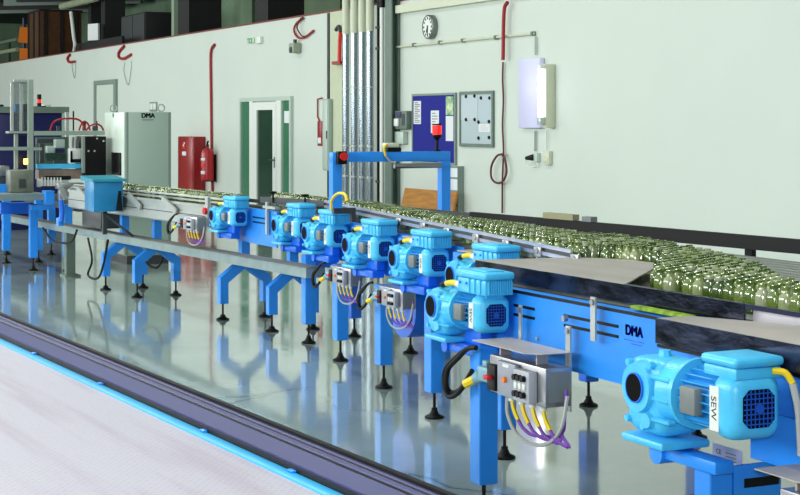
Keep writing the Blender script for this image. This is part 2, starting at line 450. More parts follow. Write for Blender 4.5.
# notice boards
def sheet(parent, px0, py0, px1, py1, y, m=PAPER, lines=0, name='paper_sheet', d=.003):
    q = R(px0, py0, px1, py1, y)
    s = MB().box(q[0], q[1], y-d, y, q[2], q[3]).build(name, m, parent, True)
    if lines:
        g = MB(); h = q[3]-q[2]
        for k in range(lines):
            zc = q[3]-h*(k+1)/(lines+1)
            g.box(q[0]+(q[1]-q[0])*.15, q[0]+(q[1]-q[0])*(.85 if k % 3 else .6), y-d-.001, y-d, zc-h*.02, zc+h*.02)
        g.build('print_lines', GREY, s, True)
    return s
y = WY-.03
q = R(412.5, 95.5, 454, 162, y)
t = thing('notice_board', (q[0], WY-.003, q[2]), 'blue pinboard with pinned papers behind the red beacon', 'notice board', 'wall notice boards')
MB().box(q[0], q[1], y+.01, WY-.003, q[2], q[3]).build('backing', BOARDB, t, True)
MB().box(q[0]-.03, q[0], y, WY-.003, q[2]-.03, q[3]+.03).box(q[1], q[1]+.035, y, WY-.003, q[2]-.03, q[3]+.03).box(q[0], q[1], y, WY-.003, q[3], q[3]+.03).box(q[0], q[1], y, WY-.003, q[2]-.03, q[2]).build('board_frame', FRAMEG, t, True)
yb = y+.01
sheet(t, 413.8, 101, 421, 124, yb, lines=12)
sheet(t, 431, 110.5, 439, 133, yb, lines=7)
ph = sheet(t, 446, 96.5, 453.5, 115, yb, mat('poster_green', (60,150,70), .6, noise=.9, nscale=9, dark=(230,232,200)), name='poster')
sheet(t, 446, 116, 453.5, 141, yb)
q = R(460, 93.5, 491.5, 144.5, y)
t = thing('notice_board', (q[0], WY-.003, q[2]), 'grey glazed notice board with magnet held sheets right of the blue pinboard', 'notice board', 'wall notice boards')
MB().box(q[0], q[1], y+.012, WY-.003, q[2], q[3]).build('backing', PAPERG, t, True)
fr = MB(); w = .03
fr.box(q[0]-w, q[0]+.01, y-.0, WY-.003, q[2]-w, q[3]+w).box(q[1]-.01, q[1]+w, y-.0, WY-.003, q[2]-w, q[3]+w).box(q[0]+.01, q[1]-.01, y-.0, WY-.003, q[3]-.01, q[3]+w).box(q[0]+.01, q[1]-.01, y-.0, WY-.003, q[2]-w, q[2]+.01)
fr.build('board_frame', GREENST, t, True)
yb = y+.012
sheet(t, 461, 95.5, 477.5, 120, yb, mat('sheet_grey', (188,200,206), .6)); sheet(t, 479, 95.5, 491.5, 122, yb, mat('sheet_grey2', (182,196,204), .6)); sheet(t, 479, 124, 490, 132, yb, PAPER, lines=3)
for px, py in ((466.5,96.5),(475,96),(481.5,98),(490,98),(466.5,119.5),(475.2,119.5),(479,122),(489.5,121.5),(479,138),(489.5,137.5)):
    p = V(px, py, yb); MB().cyl(p+Vector((0,-.004,0)), p+Vector((0,-.018,0)), .024, .02, 10).build('magnet', INK, t, True)

# white channel under the pinboard
q = R(449.5, 166, 456.5, 222, WY-.1)
t = thing('wall_channel', (q[0], WY-.003, 0), 'white segmented wall channel below the blue pinboard corner', 'channel')
MB().box(q[0], q[1], WY-.09, WY-.003, .01, q[3], .005).build('channel_body', mat('white_channel', (222,228,236), .4), t, True)
m_ = MB()
for py in (167, 178, 191, 205): 
    z = V(453, py, WY-.1).z; m_.box(q[0]-.01, q[1]+.012, WY-.096, WY-.091, z-.012, z+.012)
m_.box(q[1]+.004, q[1]+.02, WY-.09, WY-.003, .01, q[3]).build('joint', FRAMEG, t, True)

# small switch boxes by the steel column
q = R(395, 111, 406.5, 129, WY-.1)
t = thing('switch_box', (q[0], WY-.003, q[2]), 'small grey wall switch box with a blue sign beside the steel column', 'switch box')
MB().box(q[0], q[1], WY-.1, WY-.003, q[2], q[3], .006).build('box_body', GREENST, t, True)
w_ = q[1]-q[0]; h_ = q[3]-q[2]
MB().box(q[0]+.1*w_, q[0]+.55*w_, WY-.112, WY-.101, q[3]-.38*h_, q[3]-.05*h_).build('blue_sign', NAVY, t, True)
MB().box(q[0]+.05*w_, q[0]+.4*w_, WY-.13, WY-.101, q[3]-.85*h_, q[3]-.42*h_, .006).build('white_switch', WHITE, t, True)
MB().box(q[0]+.6*w_, q[0]+.85*w_, WY-.106, WY-.101, q[3]-.8*h_, q[3]-.15*h_).build('dark_strip', DGREY, t, True)
q = R(393, 131.5, 403, 144, WY-.08)
o = MB().box(q[0], q[1], WY-.08, WY-.003, q[2], q[3], .01).build('junction_box', LGREY, None, origin=(q[0], WY-.003, q[2])); tag(o, 'pale grey junction box on the wall under the switch box', 'junction box')

# grey distribution cabinet, red call point
q = R(322, 99, 328.5, 170.5, WY-.14)
t = thing('distribution_cabinet', (q[0], WY-.063, q[2]), 'tall narrow grey wall cabinet left of the vertical pipes', 'cabinet')
MB().box(q[0], q[1]-.02, WY-.13, WY-.064, q[2], q[3], .01).build('cabinet_body', LGREY2, t, True)
MB().box(q[0]+.02, q[1]-.04, WY-.142, WY-.1305, q[2]+.02, q[3]-.02, .005).build('door', LGREY, t, True)
MB().box(q[1]-.075, q[1]-.05, WY-.152, WY-.1425, (q[2]+q[3])/2-.06, (q[2]+q[3])/2+.06).build('latch', DGREY, t, True)
q = R(317.3, 121, 321.8, 146, WY-.08)
t = thing('fire_call_box', (q[0], WY-.003, q[2]), 'narrow red fire call box beside the tall grey wall cabinet', 'fire alarm')
MB().box(q[0], q[1], WY-.08, WY-.003, q[2], q[3], .006).build('box_body', RED, t, True)
MB().box(q[0]+.03, q[1]-.03, WY-.085, WY-.081, q[2]+.04, q[2]+.13).build('call_label', PAPER, t, True)
P = [V(319.5,121,WY-.02), V(317.5,117,WY-.02), V(317.5,99,WY-.02), V(322,98,WY-.02)]
o = MB().tube(P, .012, 6, 1).build('alarm_conduit', RED, None, origin=P[0]); tag(o, 'thin red conduit rising from the narrow fire call box', 'conduit')

# exit sign + white box, siren
q = R(247, 37.5, 254.5, 43.5, WY-.034)
t = thing('exit_sign', (q[0], WY-.003, q[2]), 'green and white emergency exit sign with white battery box on wall', 'sign')
MB().box(q[0], q[1], WY-.03, WY-.003, q[2], q[3]).build('sign_panel', mat('sign_white', (226,236,226), .5), t, True)
w_ = (q[1]-q[0]); h_ = q[3]-q[2]
for f0, f1 in ((.02,.30),(.36,.63),(.72,.98)):
    MB().box(q[0]+w_*f0, q[0]+w_*f1, WY-.034, WY-.0305, q[2]+.06*h_, q[3]-.06*h_).build('sign_field', GREEN, t, True)
# running figure, arrow and doorway
g = MB(); zc = (q[2]+q[3])/2; yy = WY-.036
g.cyl((q[0]+w_*.17, yy, zc+h_*.26), (q[0]+w_*.17, yy+.001, zc+h_*.26), h_*.09, seg=10)
g.beam((q[0]+w_*.17, yy, zc+h_*.16), (q[0]+w_*.15, yy, zc-h_*.1), .05, .003, Vector((0,1,0)))
g.beam((q[0]+w_*.15, yy, zc-h_*.1), (q[0]+w_*.22, yy, zc-h_*.36), .035, .003, Vector((0,1,0)))
g.beam((q[0]+w_*.15, yy, zc-h_*.1), (q[0]+w_*.07, yy, zc-h_*.34), .035, .003, Vector((0,1,0)))
g.prism([(q[0]+w_*.49, yy, zc-h_*.3), (q[0]+w_*.40, yy, zc), (q[0]+w_*.59, yy, zc)], (0,.001,0)); g.box(q[0]+w_*.46, q[0]+w_*.52, yy, yy+.001, zc, zc+h_*.3)
g.box(q[0]+w_*.78, q[0]+w_*.92, yy, yy+.001, zc-h_*.36, zc+h_*.36)
g.build('pictogram', WHITE, t, True)
q = R(255, 36.5, 260, 43.5, WY-.06)
MB().box(q[0], q[1], WY-.06, WY-.003, q[2], q[3], .01).build('battery_box', WHITE, t, True)
q = R(288.5, 43, 293.5, 53, WY-.14)
t = thing('wall_siren', (q[0], WY-.003, q[2]), 'small grey wall siren box right of the exit sign', 'siren')
MB().box(q[0], q[1], WY-.14, WY-.003, q[2], q[3], .015).build('siren_body', mat('siren_grey', (150,160,140), .5), t, True)
MB().cyl((( q[0]+q[1])/2, WY-.141, (q[2]+q[3])/2-.03), ((q[0]+q[1])/2, WY-.16, (q[2]+q[3])/2-.03), .05, .04).build('siren_horn', DGREY, t, True)
MB().cyl(((q[0]+q[1])/2, WY-.07, q[3]+.001), ((q[0]+q[1])/2, WY-.07, q[3]+.06), .03).build('cable_entry', DGREY, t, True)

# hoses and cables on the wall
def hose(name, pts, label, r=.02, m=HOSE, d=.03, cat='hose', group='red hoses on the wall', black=None):
    P = [V(px, py, WY-(pt[0] if pt else d)) for px, py, *pt in pts]
    o = MB().tube(P, r, 8, 6).build(name, m, None, origin=P[0]); tag(o, label, cat, group); return o
hose('air_hose', [(303,17.5),(296,24),(294,31),(298,37.5),(305,37),(313.5,30.5)], 'red hose loop hanging over the wall top above the siren', r=.017)
hose('air_hose', [(301,18),(297,27),(301,35),(304,36.5)], 'dark inner loop of hose over the wall top above the siren', r=.012, m=DHOSE, d=.07)
hose('air_hose', [(124,46),(119,52),(119,57.5),(124,58.5),(131,54.5)], 'red hose hook hanging over the wall above the grey door', r=.03)
hose('air_hose', [(70,54.5),(67.5,58),(69,62),(75,61.5)], 'red hose hook at the wall top near the dark crate', r=.03)
hose('pull_cord', [(131.2,60.5,.02),(131,70,.02),(128,85,.02),(124,72,.02),(124.5,62.5,.02)], 'thin grey looped cord under the red hose hook', r=.006, m=GREY, cat='cord', group='wall cords')
hose('pull_cord', [(75,61,.04),(75.5,70,.02),(74.5,78,.02),(72.5,70,.02),(72,63,.02)], 'thin grey looped cord hanging under the red hose near the crate', r=.006, m=GREY, cat='cord', group='wall cords')
hose('air_hose', [(214.5,44.5),(211.5,49),(210.5,60),(211,100),(211.5,150),(212.5,200)], 'long red hose hanging straight down the wall by the extinguisher', r=.025)
hose('air_hose', [(507.5,2.5),(504.5,8),(503.5,25),(503.2,50),(503,60)], 'upper red hose end hanging down the wall left of the lamp', r=.024, d=.085)
hose('power_cable', [(503,62),(502.6,80),(503.4,100),(502.5,125),(503.5,150),(502.4,180),(502.2,213)], 'dark maroon cable continuing down the wall left of the lamp', r=.012, m=DHOSE, cat='cable', group='wall cables')
P = [(503.5,154),(497,156),(491.5,166),(491.5,178),(497,183),(503,181),(506.5,172),(505,160),(502,154.5)]
hose('cable_coil', P, 'dark coil of cable hung on the maroon cable', r=.014, m=DHOSE, d=.07, cat='cable', group='wall cables')
# small red horn on the cream pillar strip
t = thing('fire_hose_nozzle', V(338, 60, WY-.063), 'red fire nozzle clamped on the cream strip left of the pipes', 'fire nozzle')
y = WY-.12
P = [V(334.5,40,y), V(336,30,y), V(339,26.5,y), V(340.5,32,y), V(339.6,45,y), V(339.3,62,y)]
MB().tube([P[1],P[2],P[3]], .03, 8).build('spout', DGREY, t, True)
MB().tube([P[3],P[4],P[5]], .032, 8).build('tube', REDB, t, True)
q = R(333.5, 61, 341.5, 64.5, y); MB().box(q[0], q[1], WY-.15, WY-.063, q[2], q[3]-.004).build('bracket', RED, t, True)

# vertical pipes: cream insulation above, bright metal below
zc = V(358, 32.5, WY-.2).z
proto = None
names = ['leftmost of the four thick vertical pipes beside the cream wall strip', 'second of the four thick vertical pipes from the cream wall strip', 'third of the four thick vertical pipes from the cream wall strip', 'rightmost of the four thick vertical pipes next to the thin black pipe']
for k, px in enumerate((346, 354.3, 362.3, 370)):
    p = V(px, 100, WY-.17-.02*(k % 2)); p.z = 0
    if proto is None:
        t = proto = thing('vertical_pipe', p, names[0], 'pipe', 'thick vertical pipes')
        MB().cyl((0,0,0), (0,0,zc), .05, seg=20).build('metal_pipe', SHINY, t)
        MB().cyl((0,0,zc+.001), (0,0,4.6), .058, seg=20).build('insulation', CREAM, t)
        for z in (.9, 1.35, 2.2): MB().lathe([(.051, z-.012), (.056, z-.012), (.056, z+.012), (.051, z+.012)], seg=20).build('clamp', ALU, t)
    else: dup(proto, p, names[k])
p = V(378.2, 100, WY-.15); p.z = 0
t = thing('thin_pipe', p, 'thin black vertical pipe right of the thick metal pipes', 'pipe', 'thin vertical pipes')
MB().cyl((0,0,0), (0,0,4.6), .02, seg=12).build('pipe', BLACK, t)
for z in (.85, 2.75, 3.05): MB().box(-.04, .04, -.03, .03, z-.02, z+.02, .006).build('clamp', DGREY, t)
p = V(382, 100, WY-.15); p.z = 0
t = thing('thin_pipe', p, 'thin white vertical pipe between black pipe and steel column', 'pipe', 'thin vertical pipes')
zt = V(382, 7.5, WY-.15).z
MB().cyl((0,0,0), (0,0,zt), .03, seg=12).build('pipe', WHITE, t)
MB().cyl((0,0,zt+.001), (0,0,4.6), .05, seg=12).build('black_sleeve', BLACK, t)

# fire cabinet and extinguisher
q = R(177.5, 136.5, 193, 222, WY-.25)
t = thing('fire_hose_cabinet', (q[0], WY-.003, .0), 'dark red fire hose cabinet on the wall left of the extinguisher', 'cabinet')
MB().box(q[0], q[1], WY-.238, WY-.003, .003, q[3], .01).build('cabinet_body', RED, t, True)
MB().box(q[0]+.03, q[1]-.03, WY-.25, WY-.2385, .05, q[3]-.03, .005).build('door', mat('fire_red_door', (158,14,22), .3, noise=.1, nscale=3), t, True)
k = R(182.5, 142, 185.5, 149, WY-.253); MB().box(k[0], k[1], WY-.255, WY-.2505, k[2], k[3]).build('hose_pictogram', mat('red_sign', (196,30,30), .4), t, True)
zz = (k[2]+k[3])/2
MB().box(k[0]+.04, k[0]+.09, WY-.257, WY-.2555, k[2]+.05, k[3]-.04).box(k[0]+.09, k[1]-.03, WY-.257, WY-.2555, zz+.03, zz+.06).build('pictogram', WHITE, t, True)
k = R(182.2, 151.5, 186, 155.5, WY-.253); MB().box(k[0], k[1], WY-.255, WY-.2505, k[2], k[3]).build('white_label', PAPER, t, True)
p = V(207.5, 180.5, WY-.16)
t = thing('fire_extinguisher', p, 'red fire extinguisher hung on the wall beside the dark red cabinet', 'fire extinguisher')
zs = V(208.7, 148, WY-.14).z-p.z
MB().lathe([(.10, 0), (.12, .02), (.12, zs*.84), (.10, zs*.94), (.03, zs), (.03, zs+.02)], p, 'z', 20).build('cylinder', mat('extinguisher_red', (176,18,26), .25), t, True)
MB().cyl(p+Vector((0,0,zs+.021)), p+Vector((0,0,zs+.06)), .028, seg=10).cyl(p+Vector((0,0,zs+.05)), p+Vector((0,0,zs+.075)), .016, seg=8).beam(p+Vector((-.03,0,zs+.065)), p+Vector((.07,-.01,zs+.13)), .03, .015).beam(p+Vector((-.03,0,zs+.05)), p+Vector((.07,-.01,zs+.06)), .03, .012).build('valve', BLACK, t, True)
MB().tube([p+Vector((-.03,0,zs+.04)), p+Vector((-.10,-.03,zs*.95)), p+Vector((-.11,-.04,zs*.6)), p+Vector((-.105,-.03,zs*.25))], .013).build('discharge_hose', BLACK, t, True)
MB().box(p.x-.05, p.x+.05, WY-.03, WY-.003, p.z-.0, p.z+zs*.8).box(p.x-.05, p.x+.05, WY-.2, WY-.003, p.z-.02, p.z-.003).build('wall_bracket', BLACK, t, True)
for f0, f1, mm_ in ((.62,.70,WHITE),(.40,.52,REDB),(.2,.3,PAPER)):
    g = MB(); 
    for aa in range(5):
        a1 = math.radians(-100+aa*12); a2 = math.radians(-100+(aa+1)*12)
        g.prism([p+Vector((.1215*math.cos(a1), .1215*math.sin(a1), zs*f0)), p+Vector((.1215*math.cos(a2), .1215*math.sin(a2), zs*f0)), p+Vector((.1215*math.cos(a2), .1215*math.sin(a2), zs*f1)), p+Vector((.1215*math.cos(a1), .1215*math.sin(a1), zs*f1))], (0,-.001,0))
    g.build('cylinder_label', mm_, t, True)

# plywood board leaning against the wall
q = R(388, 194.5, 439, 216, WY-.4)
o = MB().beam((q[0], WY-.22, .42), (q[1], WY-.22, .42), .03, .76, Vector((0,.25,1))).build('plywood_board', WOOD, None, origin=(q[0], WY-.2, 0)); tag(o, 'yellow brown plywood board leaning at the wall behind the blue portal', 'board')
# wall box above tall cabinet
q = R(149, 102, 156, 111.5, WY-.03)
t = thing('light_switch', (q[0], WY-.003, q[2]), 'double white light switch on the wall above the tall cabinet', 'switch')
m_ = (q[0]+q[1])/2
MB().box(q[0], q[1], WY-.02, WY-.003, q[2], q[3], .004).build('switch_plate', FRAMEG, t, True)
for x0, x1 in ((q[0]+.04, m_-.02), (m_+.02, q[1]-.04)): MB().box(x0, x1, WY-.03, WY-.0205, q[2]+.04, q[3]-.03, .004).build('rocker', WHITE, t, True)

# tall control cabinet standing on the floor
def tall_cabinet():
    x0, x1, y0, y1, z1 = -19.95, -19.04, 5.34, 5.915, 1.82
    t = thing('control_cabinet', (x1, y0, 0), 'tall pale grey control cabinet standing before the wall behind the conveyor', 'cabinet')
    MB().box(x0, x1-.022, y0+.022, y1, .1, z1, .008).build('carcass', LGREY2, t, True)
    MB().box(x0+.02, x1-.04, y0+.04, y1-.02, 0.001, .098).build('plinth', DGREY, t, True)
    d1 = MB().box(x0+.01, x1-.03, y0, y0+.02, .12, z1-.005, .005).build('door', mat('cabinet_door_pale', (206,220,208), .4), t, True)
    d2 = MB().box(x1-.02, x1, y0+.045, y1-.03, .12, z1-.005, .005).build('side_panel', LGREY2, t, True)
    MB().box(x1-.021, x1+.001, y0+.022, y0+.043, .12, z1-.003).box(x1-.021, x1+.001, y1-.028, y1-.002, .12, z1-.003).build('edge_strip', FRAMEG, t, True)
    q = R(112.5, 152.5, 121.5, 175, y0)
    MB().box(q[0], q[1], y0-.015, y0-.001, q[2], q[3], .004).build('vent_panel', BLACK, d1, True)
    text('DMA', .075, INK, 'lettering', d2, (x1+.001, (y0+y1)/2, 1.775), (math.pi/2, 0, math.pi/2), bold=.004)
    MB().box(x1+.0005, x1+.002, (y0+y1)/2-.07, (y0+y1)/2+.07, 1.722, 1.728).build('underline', INK, d2, True)
    q = R(111.8, 114, 114.8, 117, y0)
    text('N', .075, INK, 'lettering', d1, ((q[0]+q[1])/2, y0-.002, (q[2]+q[3])/2))
    for x_, y_ in ((x0+.12, y0+.08), (x1-.08, y1-.1)):
        MB().lathe([(.035,-.01),(.048,-.01),(.048,.01),(.035,.01),(.035,-.01)], (x_, y_, z1+.049), 'x', 16).build('lifting_eye', ALU, t, True)
tall_cabinet()
# ================================================================= MEZZANINE
def PX(px, py, u):
    d = (px-HX)/F
    v = u*(d*CA+SA)/(CA-d*SA); Z = u*CA+v*SA
    return Vector((-u, v, EYE-(py-HY)*Z/F))
ZM = 3.403
def col(px0, px1, y, dep, m, name, label, cat='column', group='mezzanine columns', z1=7.35):
    a, b_ = V(px0, 10, y).x, V(px1, 10, y).x
    o = MB().box(a, b_, y, y+dep, ZM, z1).build(name, m, None, origin=((a+b_)/2, y, ZM)); return tag(o, label, cat, group)
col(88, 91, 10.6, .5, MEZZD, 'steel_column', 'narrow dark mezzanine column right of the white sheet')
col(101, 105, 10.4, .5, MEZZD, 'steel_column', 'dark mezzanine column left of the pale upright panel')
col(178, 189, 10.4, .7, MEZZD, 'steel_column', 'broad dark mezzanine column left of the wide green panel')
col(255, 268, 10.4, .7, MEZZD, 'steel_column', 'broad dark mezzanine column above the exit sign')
col(113, 120, 10.9, .12, MEZZL, 'upright_board', 'tall pale upright board leaning on the mezzanine', 'board', 'mezzanine boards', 4.35)
col(106, 110, 11.6, .1, MEZZL, 'upright_board', 'narrow pale green upright strip behind the dark column', 'board', 'mezzanine boards', 5.3)
col(145, 153, 11.4, .25, mat('olive_panel', (104,104,64), .7), 'upright_board', 'olive upright board on the mezzanine right of the dark locker', 'panel', 'mezzanine panels', 4.15)
col(171.5, 174, 10.8, .12, mat('pale_pipe', (150,170,150), .4), 'upright_pipe', 'thin pale pipe on the mezzanine before the broad dark column', 'pipe', 'mezzanine pipes')
col(192, 252, 12.4, .1, mat('green_panel', (118,146,116), .6, noise=.25, nscale=1.2), 'partition_panel', 'wide grey green partition panel above the exit sign', 'panel', 'mezzanine panels', 6.5)
col(270, 340, 12.2, .1, mat('green_panel2', (96,122,90), .6, noise=.3, nscale=1.2), 'partition_panel', 'wide dim green partition panel right of the broad dark column', 'panel', 'mezzanine panels', 6.5)
a, b_ = V(121, 10, 10.6).x, V(144.5, 10, 10.6).x
t = thing('locker', ((a+b_)/2, 10.6, ZM), 'low dark locker on the mezzanine', 'locker')
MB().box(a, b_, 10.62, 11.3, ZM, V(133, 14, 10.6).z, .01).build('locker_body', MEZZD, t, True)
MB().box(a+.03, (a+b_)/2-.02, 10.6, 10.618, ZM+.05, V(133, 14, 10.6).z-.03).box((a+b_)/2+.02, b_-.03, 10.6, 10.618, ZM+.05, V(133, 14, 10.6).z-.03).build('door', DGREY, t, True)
a, b_ = V(75, 45, 10.2).x, V(122, 45, 10.2).x
o = MB().box(a, b_, 10.2, 10.26, ZM, V(98, 40, 10.2).z).build('toe_board', MEZZD, None, origin=(a, 10.2, ZM)); tag(o, 'long dark toe board along the mezzanine edge', 'board')
# crate
c0 = V(40, 50, 10.15)
t = thing('wooden_crate', (c0.x-.7, 10.6, ZM), 'large brown crate at the mezzanine edge', 'crate')
zt = V(40, 11, 10.15).z
MB().box(c0.x-1.4, c0.x, 10.15, 11.3, ZM, zt, .01).build('crate_body', BROWN, t, True)
m_ = MB()
for f in (.0, .5, 1.): m_.box(c0.x-1.4+f*1.3, c0.x-1.3+f*1.3, 10.12, 10.149, ZM, zt)
for f in (.05, .5, .9): m_.box(c0.x+.001, c0.x+.03, 10.2+f, 10.3+f, ZM, zt)
m_.build('batten', DBROWN, t, True)
MB().box(c0.x-1.42, c0.x+.03, 10.13, 11.32, zt+.001, zt+.05).build('crate_lid', DBROWN, t, True)
# orange cards on a pole
for (x0, y0, x1, y1, lb) in ((18,27,27.5,43,'upper orange board left of the brown crate'), (20.5,45,28,58,'lower orange board left of the brown crate')):
    y = 10.14 if y0 < 40 else 10.08
    A = V((x0+x1)/2, (y0+y1)/2, y)
    h = (y1-y0)*.028; w = .36
    if y0 > 40: A.z = ZM+h/2+.004
    o = MB().beam(A+Vector((.04,-.0,-h/2)), A+Vector((-.04,.05 if y0 < 40 else 0,h/2)), w*.72, .03, Vector((1,0,0))).build('orange_board', ORANGE, None, origin=A-Vector((0,0,h/2))); tag(o, lb, 'board', 'orange boards')
    o.rotation_euler = (0,0,math.radians(-12))
a = V(24, 50, 10.3)
o = MB().cyl((a.x, 10.3, ZM), (a.x, 10.3, V(24, 18, 10.3).z), .05, seg=10).build('crate_post', NAVY, None, origin=(a.x, 10.3, ZM)); tag(o, 'dark post behind the orange boards', 'post')
# guard rail
a0, a1 = V(-6, 50, 10.0), V(17.5, 50, 10.0)
t = thing('guard_rail', (V(9,50,10.0).x, 10.0, ZM), 'pale two bar guard rail left of the orange boards', 'railing')
z2, z3 = V(9,41,10.0).z, V(9,51,10.0).z
MB().cyl((a0.x, 10.0, z2), (a1.x, 10.0, z2), .05).build('top_rail', GREENST, t, True)
MB().cyl((a0.x, 10.0, z3), (a1.x, 10.0, z3), .06).build('mid_rail', MEZZL, t, True)
xx = V(9.5,50,10.0).x
MB().cyl((xx, 10.0, ZM), (xx, 10.0, z2-.051), .035).build('post', MEZZD, t, True)
# white sheet, hanging rope
A = V(92.5, 34, 10.1)
o = MB().box(-.42, .0, 0, .05, 0, .40).build('white_sheet', PAPER); o.location = (A.x+.1, 10.205, V(98,40,10.2).z+.002); o.rotation_euler = (0, 0, math.radians(20)); tag(o, 'white paper carton propped at the mezzanine edge', 'carton')
P = [V(71,12,10.08), V(72.5,25,10.08), V(74,38,10.08), V(75,44,10.06), V(74.5,49,10.08), Vector((V(74,52,10.08).x, 10.08, ZM+.045))]
o = MB().tube(P, .045).build('white_rope', WHITE, None, origin=P[-1]); tag(o, 'white rope hanging beside the brown crate', 'rope')
# overhead joists on the left
for i, (px, lb) in enumerate(((2,'leftmost'),(16,'second'),(30,'third'),(44,'fourth'))):
    A = V(px, 8, 10.6)
    o = MB().beam((A.x-1.6, 10.2, 5.28), (A.x+1.2, 13.6, 5.28), .16, .22).build('roof_joist', GREENST if i % 2 == 0 else MEZZD, None, origin=(A.x, 10.3, 5.2)); tag(o, lb+' slanting steel joist over the guard rail', 'joist', 'mezzanine roof joists')
o = MB().box(-62, V(62,8,10.3).x, 10.1, 13.9, 5.40, 5.5).build('roof_sheet', mat('roof_green', (52,66,54), .7)); tag(o, 'dim green roof sheet over the left mezzanine', 'roof sheet')
A, B_ = V(62,6.5,10.2), V(96,-2,10.2)
o = MB().cyl(A, B_, .09, seg=10).build('roof_tube', MEZZL, None, origin=A); tag(o, 'pale tube sloping up above the brown crate', 'tube')

